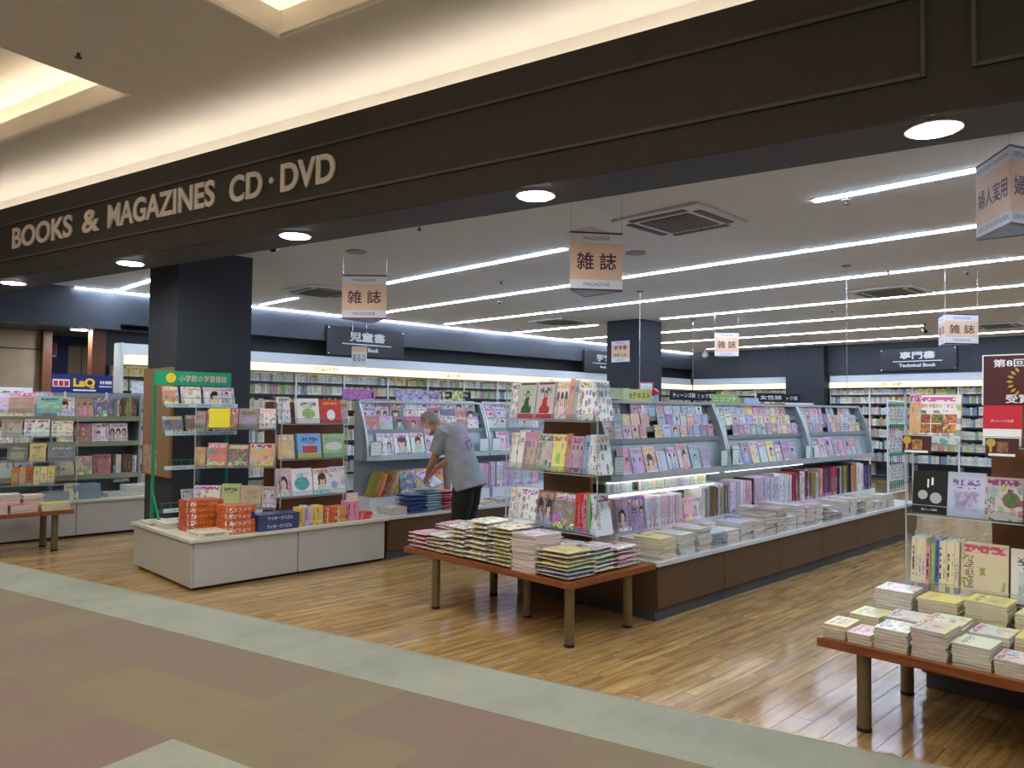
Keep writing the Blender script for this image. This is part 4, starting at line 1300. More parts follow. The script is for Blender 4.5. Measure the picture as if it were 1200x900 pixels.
spinerow(I4, 6.745, 7.6, 7.145, .601, (.014, .024), (.29, .33), .2, P_PALE, 'the step beyond the rack divider', 'upright_magazine', 'upright magazines of the second gondola', 'upright magazine', cat='magazine')
pile(I4, 4.92, 6.83, .456, 5, .21, .27, (.014, .02), ['people', 'busy'], [('salmon', '#dba59a'), ('grey', '#b9b4bc')], 'the slumped first pile on the second gondola counter', 'stacked_magazine', 'piles on the second gondola counter', 'magazine', same=False)
pile(I4, 5.17, 6.83, .456, 8, .21, .29, (.028, .032), ['plain'], [('dark blue', '#4a62a8')], 'the dark blue pile on the second gondola counter', 'stacked_magazine', 'piles on the second gondola counter', 'bagged magazine', swell=0, mesh=BAG)
pile(I4, 5.40, 6.83, .456, 9, .21, .29, (.030, .034), ['plain'], [('pale teal', '#a3c9d2')], 'the pale teal pile on the second gondola counter', 'stacked_magazine', 'piles on the second gondola counter', 'bagged magazine', swell=0, mesh=BAG)
pile(I4, 5.63, 6.83, .456, 7, .20, .29, (.034, .038), ['plain'], [('red', '#d2675a')], 'the red pile beside the man\'s hand', 'stacked_magazine', 'piles on the second gondola counter', 'bagged magazine', swell=0, mesh=BAG)
for i, x in enumerate((6.25, 6.5, 6.75, 7.0, 7.25)):
    pile(I4, x, 6.83, .456, 2 + i % 3, .21, .28, (.012, .02), ['people'], P_PINK, f'the low {ORD[i]} pile behind the man', 'stacked_magazine', 'piles on the second gondola counter', 'magazine')

# ------------------------------------------------------------------ display tables
def table(x0, x1, y0, y1, z, legs, label):
    t = thing('display_table', label, 'table', ((x0 + x1) / 2, (y0 + y1) / 2, 0), 0, 'low display tables')
    part(t, 'tabletop', MB().box(x0, x1, y0, y1, z - .045, z), M_table, .005)
    for (x, y) in legs:
        l = part(t, 'leg', MB().cyl((x, y, .012), .034, z - .057, 20), M_leg)
        part(l, 'foot', MB().cyl((x, y, 0), .036, .02, 20), M_foot)
table(3.85, 4.83, 3.33, 5.17, .45, ((3.935, 3.41), (3.9, 4.80), (4.60, 3.42), (4.25, 4.11), (4.54, 4.80)), 'low wooden display table carrying swollen magazine piles, five bronze legs')
table(3.88, 4.80, -.10, 1.69, .45, ((4.0, 1.50), (4.69, 1.52), (4.0, .1), (4.69, .1)), 'low wooden display table piled with cookbooks before the clear rack')
table(.9, 2.50, 9.44, 10.02, .45, ((2.34, 9.55), (2.31, 9.90), (1.1, 9.55), (1.1, 9.90)), 'low wooden display table by the corridor edge, before the grey cabinets')

# table of swollen magazines (x = towards the gondola, y = along the front)
T1 = [(5.03, 4, .038, 1, 'goods', 0), (4.785, 5, .034, 0, 'people', 1), (4.55, 7, .040, 0, 'goods', 1), (4.30, 8, .046, 1, 'goods', 1), (4.045, 10, .034, 0, 'goods', 1)]
for i, (y, n, t, kraft, st, stp) in enumerate(T1):
    pile(I4, 4.01, y, .451, n, .275, .232, (t * .95, t * 1.05), [st], [('pink', '#e88aa4')] if i == 0 else P_WHITE, f'the {ORD[i]} front pile on the magazine table', 'swollen_magazine', 'piles on the magazine table', 'swollen magazine', swell=kraft, strap=bool(stp))
pile(I4, 4.01, 3.79, .451, 17, .275, .235, (.014, .016), ['people'], P_WHITE[:3], 'the smooth sixth front pile on the magazine table', 'stacked_magazine', 'piles on the magazine table', 'magazine')
pile(I4, 4.01, 3.51, .451, 7, .285, .29, (.030, .034), ['busy', 'people'], [('yellow', '#d8c860'), ('blue', '#6a9cc8'), ('tan', '#c9a982')], 'the corner pile on the magazine table', 'swollen_magazine', 'piles on the magazine table', 'swollen magazine', swell=0, same=False)
for i, (x, y, n, t, kr) in enumerate(((4.30, 3.50, 6, .036, 0), (4.58, 3.50, 5, .036, 1), (4.30, 3.78, 8, .024, 0), (4.30, 4.03, 7, .030, 1), (4.30, 4.29, 9, .034, 1), (4.30, 4.54, 8, .034, 0), (4.30, 4.79, 7, .034, 0), (4.30, 5.03, 6, .034, 0))):
    pile(I4, x, y, .451, n, .27, .232, (t * .95, t * 1.05), ['people', 'goods'], P_WHITE + P_PINK[:4], f'the {ORD[i]} rear pile on the magazine table', 'swollen_magazine', 'piles on the magazine table', 'swollen magazine', swell=kr, strap=(i in (1, 4)))

# cookbook table
CB = [[(1.615, .115, 4), (1.495, .115, 3), (1.345, .155, 6), (1.175, .155, 8), (1.0, .155, 6), (.83, .16, 4), (.65, .16, 6), (.47, .16, 5), (.29, .16, 6), (.11, .16, 4)],
      [(1.555, .15, 9), (1.375, .17, 11), (1.185, .17, 12), (.99, .17, 11), (.80, .17, 12), (.6, .17, 11), (.41, .17, 10), (.22, .17, 12), (.03, .17, 9)],
      [(1.50, .19, 16), (1.28, .19, 15), (1.06, .19, 17), (.84, .19, 15), (.62, .19, 15), (.41, .19, 14), (.20, .19, 16)]]
for r, rowd in enumerate(CB):
    for i, (y, w, n) in enumerate(rowd):
        pal = [('pale yellow', '#ece45a')] if (r == 0 and i == 0) or (r == 1 and i == 0) or (r == 2 and i == 1) else P_FOOD
        nn = max(2, n if r == 0 else int(n * (.62 if r == 1 else .72)))
        pile(I4, 4.015 + r * .25, y, .451, nn, .21 if r else .20, w, (.015, .0175), ['busy', 'plain', 'busy'], pal, f'the {ORD[i]} {["front", "middle", "rear"][r]} pile on the cookbook table', 'stacked_book', 'cookbook piles', 'cookbook', rz=0, cat='book', jy=.004)
# table by the corridor edge
for i, (x, w, n, c) in enumerate(((1.45, .26, 3, ('magenta', '#b8559c')), (1.75, .26, 4, ('pink', '#e58fb4')), (2.03, .26, 3, ('red', '#c9404c')), (2.33, .28, 3, ('yellow', '#e3cc3c')))):
    pile(I4, x, 9.58, .451, n, w, .21, (.024, .03), ['solid'], [c], f'the {c[0]} pile on the corridor-edge table', 'stacked_book', 'piles on the corridor-edge table', 'book', cat='book', jy=.003)
for i, x in enumerate((1.5, 1.72, 1.95, 2.17)):
    pile(I4, x, 9.85, .451, 6 + (i * 3) % 4, .2, .2, (.018, .026), ['plain', 'busy'], P_KIDS + P_WHITE, f'the {ORD[i]} rear pile on the corridor-edge table', 'stacked_book', 'piles on the corridor-edge table', 'book', cat='book')

# ------------------------------------------------------------------ acrylic display stands
def acrylic_stand(M, w, tiers, depth, label, group=None, hi=.28, sides=True):
    t = thing('acrylic_stand', label, 'display stand', tuple(M.translation), M.to_euler().z, group)
    for z in tiers:
        tr = part(t, 'tray', MB(M).box(-w / 2, w / 2, .01, depth, z - .006, z), M_acrylic)
        part(tr, 'tray_lip', MB(M).box(-w / 2, w / 2, 0, .006, z - .006, z + .05), M_acrylic)
        part(tr, 'tray_edge', MB(M).box(-w / 2, w / 2, -.002, .008, z - .009, z - .003).box(-w / 2, w / 2, -.001, .007, z + .05, z + .053), M_acr_edge)
    if sides:
        for s in (-1, 1):
            x = s * w / 2
            p_ = part(t, 'side_plate', MB(M).box(x - .003, x + .003, .02, depth, tiers[0] - .1, tiers[-1] + hi), M_acrylic)
            part(p_, 'plate_edge', MB(M).box(x - .004, x + .004, .016, .022, tiers[0] - .1, tiers[-1] + hi), M_acr_edge)
    return t
def stand(M, z, items, where, name, group, noun, lean=R(10), y=.03, cat='magazine', k=1.0):
    """items: (x, width, height, style, colour name, hex[, copies])"""
    out = []
    for i, it in enumerate(items):
        x, w, h, st, cn, hx_ = it[:6]
        x, w = x * k, w * k
        n = it[6] if len(it) > 6 else 1
        yy = y + (.004 if i % 2 else 0)
        for q in range(n):
            Mq = M @ Matrix.Translation((x + w / 2, yy + .012 + q * .014, z + .001)) @ Matrix.Rotation(-lean, 4, 'X')
            lb = f'{cn} {noun}, {ORD[i]} on {where}' if q == 0 else f'{ORD[q - 1]} spare behind the {ORD[i]} {noun} on {where}'
            if st == 'spine':
                o = place(name, SPN, M @ Matrix.Translation((x + w / 2, yy, z + .001)) @ Matrix.Rotation(R(2), 4, 'Y'), (w, .16, h), hx_, lb, cat, group)
            else:
                o = place(name, ST[st], Mq, (w, .011, h), hx_, lb, cat, group)
            if q == 0:
                out.append((o, Mq, w, h))
    return out
def cover_text(rec, s, u, v, wf, hf, mat, bold=.02):
    """lettering printed on a cover, as a part of it"""
    o, Mq, w, h = rec
    me_root = o
    V, F, x0, x1, y0, y1 = text_mesh(s, bold)
    mb = MB()
    for p in V:
        mb.pt((u - .5 + ((p[0] - x0) / (x1 - x0) - .5) * wf, -1.06, v + ((p[1] - y0) / (y1 - y0) - .5) * hf))
    for f in F:
        mb.face(f)
    link('printed_title', mb.mesh('printed_title', mat), o)
def cover_block(rec, u0, u1, v0, v1, mat, name='printed_panel', e=-1.03, round_=False):
    o = rec[0]
    mb = MB()
    if round_:
        n = 20
        k = [mb.pt(((u0 + u1) / 2 - .5 + (u1 - u0) / 2 * math.cos(2 * math.pi * i / n), e, (v0 + v1) / 2 + (v1 - v0) / 2 * math.sin(2 * math.pi * i / n))) for i in range(n)]
        mb.face(k)
    else:
        mb.quad((u0 - .5, e, v0), (u1 - .5, e, v0), (u1 - .5, e, v1), (u0 - .5, e, v1))
    link(name, mb.mesh(name, mat), o)

# stand at the end of the front gondola (faces the corridor)
ME = facing((4.45, 4.095, 0), -math.pi / 2)
acrylic_stand(ME, .98, (.66, 1.11, 1.52), .33, 'three-tier clear acrylic stand above the magazine table')
t = thing('wooden_divider', 'brown wooden divider behind the clear magazine stand', 'panel', (4.81, 4.2, .455))
part(t, 'panel', MB().box(4.795, 4.825, 3.94, 4.46, .452, 1.74), M_panel_wood, .004)
GE = 'magazines in the clear stand'
top = stand(ME, 1.52, [(-.555, .10, .31, 'goods', 'white', '#e9e8e4', 2), (-.45, .225, .315, 'plain', 'grey', '#b6aaa4', 2), (-.21, .225, .315, 'plain', 'warm grey', '#b9aaa6', 2), (.03, .15, .315, 'people', 'white', '#dcdad8'), (.19, .05, .33, 'plain', 'orange', '#d9823c'), (.245, .05, .32, 'plain', 'slate', '#8b949a'), (.30, .20, .315, 'goods', 'white', '#e6e8e2', 3)], 'the top tier of the clear stand', 'magazine', GE, 'magazine', k=.87)
M_dgreen = pm('dark_green_dress', '#24533a', .6)
M_dred = pm('red_dress', '#b5232c', .6)
M_skin_print = pm('printed_skin', '#d8b49c', .6)
M_hair_print = pm('printed_hair', '#2a1c18', .6)
def cover_poly(rec, pts, mat, name, e):
    mb = MB()
    mb.face([mb.pt((u - .5, e, v)) for u, v in pts])
    link(name, mb.mesh(name, mat), rec[0])
def figure(rec, mat, cx=.5, s=1.0):
    """a seated figure in a plain dress printed on the cover"""
    P = lambda pts: [(cx + a, b) for a, b in pts]
    cover_poly(rec, P([(-.30, .17), (.22, .16), (.30, .24), (.24, .36), (.10, .42), (.13, .56), (.05, .61), (-.05, .61), (-.14, .52), (-.16, .40), (-.28, .30)]), mat, 'printed_figure', -1.02)
    cover_poly(rec, P([(.13, .54), (.22, .44), (.20, .34), (.14, .34), (.15, .42), (.08, .50)]), M_skin_print, 'printed_arm', -1.03)
    cover_poly(rec, P([(-.07, .60), (-.08, .70), (-.03, .76), (.05, .76), (.09, .70), (.08, .60)]), M_hair_print, 'printed_hair', -1.035)
    cover_poly(rec, P([(-.03, .59), (-.04, .67), (.0, .71), (.05, .70), (.06, .64), (.03, .58)]), M_skin_print, 'printed_face', -1.045)
figure(top[1], M_dgreen)
figure(top[2], M_dred)
for r_ in (top[1], top[2]):
    cover_block(r_, .06, .94, .92, .97, M_maroon, 'printed_title', -1.02)
    cover_block(r_, .05, .95, .03, .15, M_red_ink, 'printed_panel', -1.05)
mid = stand(ME, 1.11, [(-.555, .10, .30, 'goods', 'white', '#e6e4de', 3), (-.45, .07, .31, 'plain', 'white', '#e9e9e6'), (-.375, .17, .31, 'goods', 'tan', '#b79a78', 2), (-.20, .20, .30, 'goods', 'stone grey', '#b5b2aa', 2), (.00, .16, .30, 'busy', 'yellow', '#e3d94a', 2), (.165, .05, .31, 'plain', 'orange red', '#c2552a'), (.22, .14, .29, 'people', 'dusk grey', '#9c94a0'), (.37, .06, .30, 'plain', 'blue', '#6d93cc'), (.435, .085, .30, 'goods', 'white', '#e8e8e4', 2)], 'the middle tier of the clear stand', 'magazine', GE, 'magazine', k=.87)
low = stand(ME, .66, [(-.555, .07, .29, 'goods', 'white', '#e2e0d8', 2), (-.48, .06, .30, 'plain', 'cream', '#e4dfcf'), (-.415, .22, .30, 'goods', 'white', '#e9e8e6', 2), (-.185, .20, .29, 'people', 'dark', '#3d3f46', 2), (.02, .265, .29, 'busy', 'tan and black', '#7d6a4e', 2), (.295, .03, .30, 'spine', 'red', '#cf3a35'), (.328, .03, .30, 'spine', 'scarlet', '#d84440'), (.361, .03, .30, 'spine', 'crimson', '#c8343c'), (.394, .035, .30, 'spine', 'rose', '#e08aa0'), (.432, .035, .30, 'spine', 'green', '#6cb85e'), (.47, .05, .30, 'goods', 'white', '#eaeaea')], 'the bottom tier of the clear stand', 'magazine', GE, 'magazine', k=.87)
cover_text(low[4], 'BAPE KIDS', .52, .92, .8, .09, M_white_ink)
MS = facing((4.535, 3.545, 0), R(-3))
for z, st, cn, hx_ in ((1.52, 'goods', 'white', '#e9e9e7'), (1.11, 'goods', 'white', '#e0e3e2'), (.66, 'goods', 'pale blue', '#d9e3ea')):
    stand(MS, z, [(-.088, .176, .31, st, cn, hx_, 2)], {1.52: 'the side of the top tier', 1.11: 'the side of the middle tier', .66: 'the side of the bottom tier'}[z] + ' facing the aisle', 'magazine', GE, 'magazine')

# stand behind the cookbook table
MR = facing((4.60, .75, 0), -math.pi / 2)
acrylic_stand(MR, 1.49, (.62, 1.04, 1.43), .30, 'three-tier clear acrylic stand behind the cookbook table')
single('wooden_divider', MB().box(4.94, 4.97, -.1, 1.15, .456, 1.66), M_panel_wood, 'brown wooden panel behind the cookbook stand', 'panel', (4.95, .5, .456), bevel=.004)
t = thing('base_cabinet', 'dark brown base cabinet behind the cookbook table', 'cabinet', (5.6, .75, 0))
part(t, 'cabinet_body', MB().box(4.87, 6.4, -.8, 1.50, .09, .42), M_brown_cab)
part(t, 'plinth', MB().box(4.89, 6.4, -.8, 1.48, 0, .09), M_plinth)
part(t, 'counter', MB().box(4.85, 6.42, -.8, 1.52, .42, .455), M_counter, .004)
GR = 'cookbooks in the clear stand'
def loc(y):
    return .75 - y * .979
r1 = stand(MR, 1.43, [(loc(1.515), .06, .29, 'busy', 'orange', '#e2a05a'), (loc(1.49), .235, .275, 'goods', 'white recipe', '#eceae4', 2), (loc(1.14), .175, .215, 'plain', 'red and white', '#d2283c'), (loc(.92), .18, .25, 'goods', 'cream', '#e8e0cc'), (loc(.7), .2, .26, 'plain', 'white', '#eceae6'), (loc(.47), .2, .25, 'busy', 'peach', '#ecd0b8'), (loc(.24), .2, .26, 'goods', 'mint', '#d2e4d6')], 'the top tier of the cookbook stand', 'cookbook', GR, 'cookbook', lean=R(7), cat='book')
M_food = [pm('printed_food_%d' % i, c, .5, var=.7, scale=60) for i, c in enumerate(('#b07a44', '#8a5a3c', '#c9974e', '#a5523a', '#7c7a40', '#c07a50'))]
for i in range(6):
    u0, v0 = .10 + (i % 3) * .28, .22 + (i // 3) * .20
    cover_block(r1[1], u0, u0 + .26, v0, v0 + .18, M_food[i], 'printed_dish', -1.03)
cover_block(r1[1], .10, .88, .68, .86, M_card, 'printed_panel', -1.02)
cover_text(r1[1], '節約 特盛おかず 献立', .5, .77, .7, .09, pm('rose_ink', '#d4708c', .6))
cover_block(r1[2], 0, 1, 0, .42, M_card, 'printed_band', -1.03)
cover_block(r1[2], 0, 1, .42, 1, pm('crimson_cover', '#cc2038', .5, var=.03), 'printed_panel', -1.03)
cover_text(r1[2], '赤いレシピ白菜', .5, .62, .6, .07, pm('pale_pink_ink', '#f0b9b4', .6))
r2 = stand(MR, 1.04, [(loc(1.50), .175, .235, 'plain', 'black', '#0e0e10', 2), (loc(1.32), .18, .24, 'plain', 'pale blue', '#bcc9e2', 2), (loc(1.135), .17, .225, 'goods', 'grey bowl', '#c9b9b4', 2), (loc(.95), .18, .24, 'plain', 'yellow', '#d9c88a'), (loc(.74), .2, .24, 'plain', 'white', '#eceae6'), (loc(.52), .2, .24, 'goods', 'cream', '#e9e0c6'), (loc(.3), .19, .24, 'busy', 'pink', '#ecc6c8')], 'the middle tier of the cookbook stand', 'cookbook', GR, 'cookbook', lean=R(9), cat='book')
cover_block(r2[0], 0, 1, 0, 1, pm('matte_black_cover', '#0c0c0e', .45), 'printed_panel', -1.02)
for (u, v, a, b) in ((.30, .36, .28, .22), (.68, .30, .34, .26)):
    cover_block(r2[0], u - a / 2, u + a / 2, v - b / 2 + .08, v + b / 2 + .08, pm('printed_silver', '#b9bcc2', .4), 'printed_mug', -1.04, True)
cover_block(r2[0], .42, .47, .62, .82, M_white_ink, 'printed_spoon', -1.04)
cover_block(r2[0], .54, .60, .68, .86, M_white_ink, 'printed_spoon', -1.04)
cover_text(r2[0], '暮らしと道具', .5, .10, .46, .05, M_white_ink)
for (u, v, a, c) in ((.22, .66, .34, '#a9bcc0'), (.70, .48, .48, '#6d6658'), (.70, .48, .34, '#57733f')):
    cover_block(r2[2], u - a / 2, u + a / 2, v - a * .38, v + a * .38, pm('printed_bowl' + c, c, .5, var=.3, scale=40), 'printed_bowl', -1.03 - .01 * (.5 - a), True)
r3 = stand(MR, .62, [(loc(1.51) + i * .017, .02, .285, 'spine', 'cream and red', '#e6dcc0') for i in range(4)] + [(loc(1.435), .022, .24, 'spine', 'pink', '#e3a0a8'), (loc(1.41), .022, .26, 'spine', 'green', '#8fb56a'), (loc(1.387), .02, .285, 'spine', 'blue', '#4a68b0')] + [(loc(1.37) + i * .02, .019, .28, 'spine', 'cream', '#ebe2c4') for i in range(5)] + [(loc(1.255), .22, .29, 'goods', 'yellow-edged kitchen', '#d9cda8'), (loc(1.02), .21, .28, 'plain', 'white and red', '#e9e4dc'), (loc(.78), .2, .28, 'plain', 'cream', '#eae0c8')], 'the bottom tier of the cookbook stand', 'cookbook', GR, 'cookbook', lean=R(6), cat='book')
cover_block(r3[-2], .3, .75, .62, .74, M_red_ink, 'printed_panel', -1.03)
# dark red award board and tickets
t = thing('award_board', 'dark red award fair board with gold laurel above the cookbook stand', 'sign', (4.93, .85, 1.66))
MA = facing((4.925, .86, 1.79), -math.pi / 2, R(4))
part(t, 'board', MB(MA).box(-.32, .32, 0, .008, -.14, .14), pm('award_maroon', '#4c1620', .45))
part(t, 'board_edge', MB(MA).box(-.325, -.318, -.001, .009, -.14, .14).box(-.325, .325, -.001, .009, .138, .145), M_card)
lettering(t, '第8回料理レシピ本', MA @ Matrix.Translation((-.0, -.003, .095)), .54, .045, M_white_ink, 'lettering', .02)
lettering(t, '受賞作品フェア', MA @ Matrix.Translation((.0, -.003, -.105)), .42, .05, M_white_ink, 'lettering', .02)
M_gold = pm('gold_print', '#c9a94a', .4, .3)
part(t, 'medal', MB(MA).prism([(.0 + .085 * math.cos(2 * math.pi * i / 24), -.01 + .06 * math.sin(2 * math.pi * i / 24)) for i in range(24)], 'y', -.003, 0), M_gold)
lettering(t, 'レシピ本', MA @ Matrix.Translation((0, -.005, -.01)), .15, .035, M_black_ink, 'lettering', .01)
for s in (-1, 1):
    for i in range(7):
        a = R(-60 + i * 20)
        part(t, 'laurel_leaf', MB(MA @ Matrix.Translation((s * (.12 + .07 * math.cos(a)), -.002, -.01 + .075 * math.sin(a))) @ Matrix.Rotation(-s * a, 4, 'Y')).prism([(-.018, 0), (0, .008), (.018, 0), (0, -.008)], 'y', -.002, 0), M_gold)
for i, (y, nm) in enumerate(((1.43, 'under the recipe magazine'), (1.02, 'under the red cookbook'))):
    Mt = facing((4.595, y, 1.42), -math.pi / 2, R(8))
    t = thing('ticket_card', 'small dark red award ticket ' + nm, 'card', tuple(Mt.translation), -math.pi / 2, 'award tickets')
    part(t, 'card', MB(Mt).box(-.075, .075, 0, .003, -.04, .055), pm('award_maroon', '#4c1620'))
    part(t, 'medal', MB(Mt).prism([(-.05 + .022 * math.cos(2 * math.pi * q / 16), .03 + .022 * math.sin(2 * math.pi * q / 16)) for q in range(16)], 'y', -.002, 0).box(-.056, -.044, -.002, 0, -.02, .02), M_gold)
    part(t, 'printed_picture', MB(Mt).box(-.022, .028, -.002, 0, -.02, .035), M_food[i])
    part(t, 'price_line', MB(Mt).box(-.06, .06, -.002, 0, -.039, -.026), M_card)

# ------------------------------------------------------------------ grey island with picture books and puzzle boxes
ISL = 'the grey island'
for i, (a, b) in enumerate(((2.70, 3.695), (3.70, 4.70))):
    t = thing('island_cabinet', f'low grey island cabinet, {["corner unit at the carpet", "unit beside the brown cabinets"][i]}', 'cabinet', ((a + b) / 2, 6.65, 0), 0, 'grey island cabinets')
    part(t, 'cabinet_body', MB().box(a, b, 6.665, 8.08, .03, .42), M_island, .002)
    part(t, 'front_panel', MB().box(a + .002, b - .002, 6.648, 6.664, .03, .418), M_island, .002)
    if i == 0:
        part(t, 'end_panel', MB().box(a - .016, a - .001, 6.65, 8.08, .03, .418), M_island, .002)
    part(t, 'plinth', MB().box(a + .03, b, 6.69, 8.05, 0, .03), M_black_plastic)
single('counter_top', MB().box(2.655, 4.73, 6.615, 8.10, .42, .45), pm('pale_olive_counter', '#cfd0bd', .35), 'pale counter top over the grey island', 'counter', (3.7, 7.3, .42), bevel=.004)
def box_mesh(style):
    mb = MB().box(-.5, .5, -.5, .5, 0, 1)
    me = mb.mesh('carton_' + style, [COV[style]])
    def uvf(co, p):
        if abs(p.normal.z) > .5:
            return (co.x + .5, co.y + .5)
        if abs(p.normal.y) > .5:
            return (co.x + .5, co.z * .5 + .45)
        return (co.y + .5, co.z * .5 + .45)
    return with_uv(me, uvf)
BX = {k: box_mesh(k) for k in ('busy', 'plain', 'carton', 'solid')}
def cartons(x0, x1, y0, y1, n, h, style, cn, hx_, where, text=None, tm=None, z0=.451, noun='puzzle box'):
    for k in range(n):
        jx = random.uniform(-.006, .006)
        Mq = Matrix.Translation(((x0 + x1) / 2 + jx, (y0 + y1) / 2 + random.uniform(-.006, .006), z0 + k * (h + .001))) @ Matrix.Rotation(random.uniform(-.02, .02), 4, 'Z')
        pos = n - 1 - k
        lb = f'{cn} {noun} {"on top" if pos == 0 else ORD[pos] + " from the top"} {where}'
        o = place('puzzle_box', BX[style], Mq, (x1 - x0, y1 - y0, h), jit(hx_, .05), lb, 'box', 'boxes on the grey island')
        if text:
            V, F, a0, a1, b0, b1 = text_mesh(text, .008)
            mb = MB()
            for p in V:
                mb.pt((((p[0] - a0) / (a1 - a0) - .5) * .62 + .02, -.508, .5 + ((p[1] - b0) / (b1 - b0) - .5) * .5))
            for f in F:
                mb.face(f)
            link('printed_title', mb.mesh('printed_title', tm), o)
cartons(2.80, 3.12, 7.02, 7.26, 5, .056, 'carton', 'red and yellow', '#b5332a', 'of the corner carton pile', 'ドラゴン パズル', M_yellow_ink)
cartons(2.74, 3.0, 6.64, 6.92, 1, .045, 'plain', 'cream', '#e3d6b4', 'at the front corner of the island', 'いきものパズル', M_grey_ink)
cartons(3.01, 3.27, 6.68, 6.94, 4, .062, 'carton', 'orange', '#c24a34', 'of the orange carton pile', 'どうぶつ', M_white_ink)
M_navy_box = pm('navy_carton', '#22346e', .35)
cartons(3.29, 3.70, 6.64, 6.84, 2, .075, 'solid', 'navy blue', '#22336c', 'of the navy carton pair', 'ライボーグパズル', M_white_ink)
cartons(4.03, 4.15, 6.70, 6.86, 5, .030, 'carton', 'red', '#cf4632', 'of the small red carton column', noun='small box')
cartons(4.155, 4.27, 6.70, 6.86, 5, .030, 'carton', 'orange', '#dd8a44', 'of the small orange carton column', noun='small box')
cartons(4.44, 4.58, 6.70, 6.86, 2, .035, 'carton', 'crimson', '#c83048', 'beside the pink upright books', noun='small box')
spinerow(I4, 3.74, 4.0, 6.69, .451, (.018, .03), (.17, .19), .14, [('grey', '#c9cccc'), ('pale blue', '#b9c6d8'), ('yellow', '#e3c25a'), ('lilac', '#b58fc4')], 'the island edge beside the navy cartons', 'upright_book', 'upright books on the island', 'upright book')
spinerow(I4, 4.285, 4.42, 6.69, .451, (.02, .03), (.19, .20), .14, [('pink', '#e58fb0')], 'the island edge between the small boxes', 'upright_book', 'upright books on the island', 'upright pink book')
pile(I4, 4.62, 7.0, .451, 4, .16, .22, (.02, .026), ['plain'], [('grey', '#b5b0b8')], 'the grey pile at the inner end of the island', 'stacked_book', 'piles on the island', 'book', cat='book')
for i, (x, y, c) in enumerate(((2.80, 7.80, ('pale green', '#d9e4cc')), (2.82, 7.50, ('cream', '#e8dfc2')), (2.78, 7.15, ('pale yellow', '#e6d8a0')))):
    if i == 2:
        y, x = 7.42, 3.0
    pile(I4, x, y, .451, 2 + i, .22, .28, (.014, .02), ['plain'], [c], f'the {c[0]} flat pile by the green rack', 'stacked_book', 'piles on the island', 'book', cat='book')

ML = facing((3.345, 7.29, 0), R(-40))
acrylic_stand(ML, .78, (.60, 1.01, 1.39), .20, 'angled clear acrylic stand on the grey island', hi=.20)
GL = 'picture books in the angled clear stand'
stand(ML, 1.39, [(-.40, .10, .17, 'plain', 'brown', '#8a5a30', 2), (-.29, .13, .19, 'busy', 'dark', '#7a3c2c', 2), (-.15, .16, .20, 'busy', 'crimson', '#b0382c', 2), (.02, .19, .20, 'plain', 'grey and gold', '#7d6a60', 2), (.22, .16, .2, 'goods', 'white', '#e2dce0')], 'the top tier of the angled stand', 'picture_book', GL, 'picture book', cat='book')
stand(ML, 1.01, [(-.40, .10, .19, 'plain', 'orange', '#c98a4a', 3), (-.28, .19, .235, 'busy', 'red and green', '#cf5a4a', 2), (-.08, .20, .22, 'busy', 'black and yellow', '#4a3a2a', 3), (.13, .24, .23, 'busy', 'golden', '#d9a03c', 2)], 'the middle tier of the angled stand', 'picture_book', GL, 'picture book', cat='book')
stand(ML, .60, [(-.40, .25, .22, 'goods', 'white pumpkin', '#e4e2d2', 2), (-.14, .18, .235, 'plain', 'purple and green', '#a9b86a', 4), (.05, .20, .22, 'plain', 'wood-framed', '#b59a6a', 2), (.26, .14, .21, 'people', 'grey', '#c2bcc2')], 'the bottom tier of the angled stand', 'picture_book', GL, 'picture book', cat='book')
place('price_card', ST['solid'], ML @ Matrix.Translation((-.15, -.02, 1.40)) @ Matrix.Rotation(R(-5), 4, 'X'), (.20, .003, .19), '#efe020', 'plain bright yellow card on the angled clear stand', 'card', None)
MP = facing((4.08, 7.0, 0))
acrylic_stand(MP, .76, (.70, 1.08, 1.44), .24, 'clear acrylic picture-book stand before the wooden panel')
single('wooden_divider', MB().box(3.66, 4.58, 7.28, 7.31, .452, 1.66), M_panel_wood, 'brown wooden panel behind the picture-book stand', 'panel', (4.1, 7.3, .452), bevel=.004)
GP = 'picture books in the clear stand'
q1 = stand(MP, 1.44, [(-.40, .13, .27, 'goods', 'white', '#e6dfe6', 2), (-.19, .25, .26, 'plain', 'white', '#eeeae0', 4), (.07, .25, .25, 'plain', 'red', '#d0322c', 2), (.30, .10, .25, 'plain', 'tan', '#b58f4e', 2)], 'the top tier before the wooden panel', 'picture_book', GP, 'picture book', cat='book')
cover_block(q1[2], 0, 1, 0, 1, pm('scarlet_cover', '#cf2f2a', .4, var=.03), 'printed_panel', -1.01)
cover_text(q1[2], 'ほかほか', .5, .84, .7, .12, M_yellow_ink)
cover_block(q1[2], .3, .7, .12, .58, M_card, 'printed_cloud', -1.03, True)
cover_block(q1[1], .2, .8, .18, .60, pm('printed_leaf', '#9dbb6a', .5, var=.3, scale=30), 'printed_leaf', -1.03, True)
q2 = stand(MP, 1.08, [(-.39, .17, .25, 'busy', 'golden', '#d8a03a', 3), (-.18, .27, .255, 'plain', 'bright blue', '#3f8fd4', 4), (.11, .26, .25, 'plain', 'green', '#7fae4a', 2)], 'the middle tier before the wooden panel', 'picture_book', GP, 'picture book', cat='book')
cover_block(q2[1], .2, .82, .22, .5, pm('printed_brick_red', '#a8403c', .5, var=.3, scale=30), 'printed_truck', -1.03)
cover_block(q2[1], 0, 1, 0, .2, pm('printed_yellow_green', '#c9c84a', .5), 'printed_ground', -1.02)
cover_block(q2[2], .1, .9, .3, .66, pm('printed_grey_white', '#cfd2cc', .5), 'printed_hill', -1.03, True)
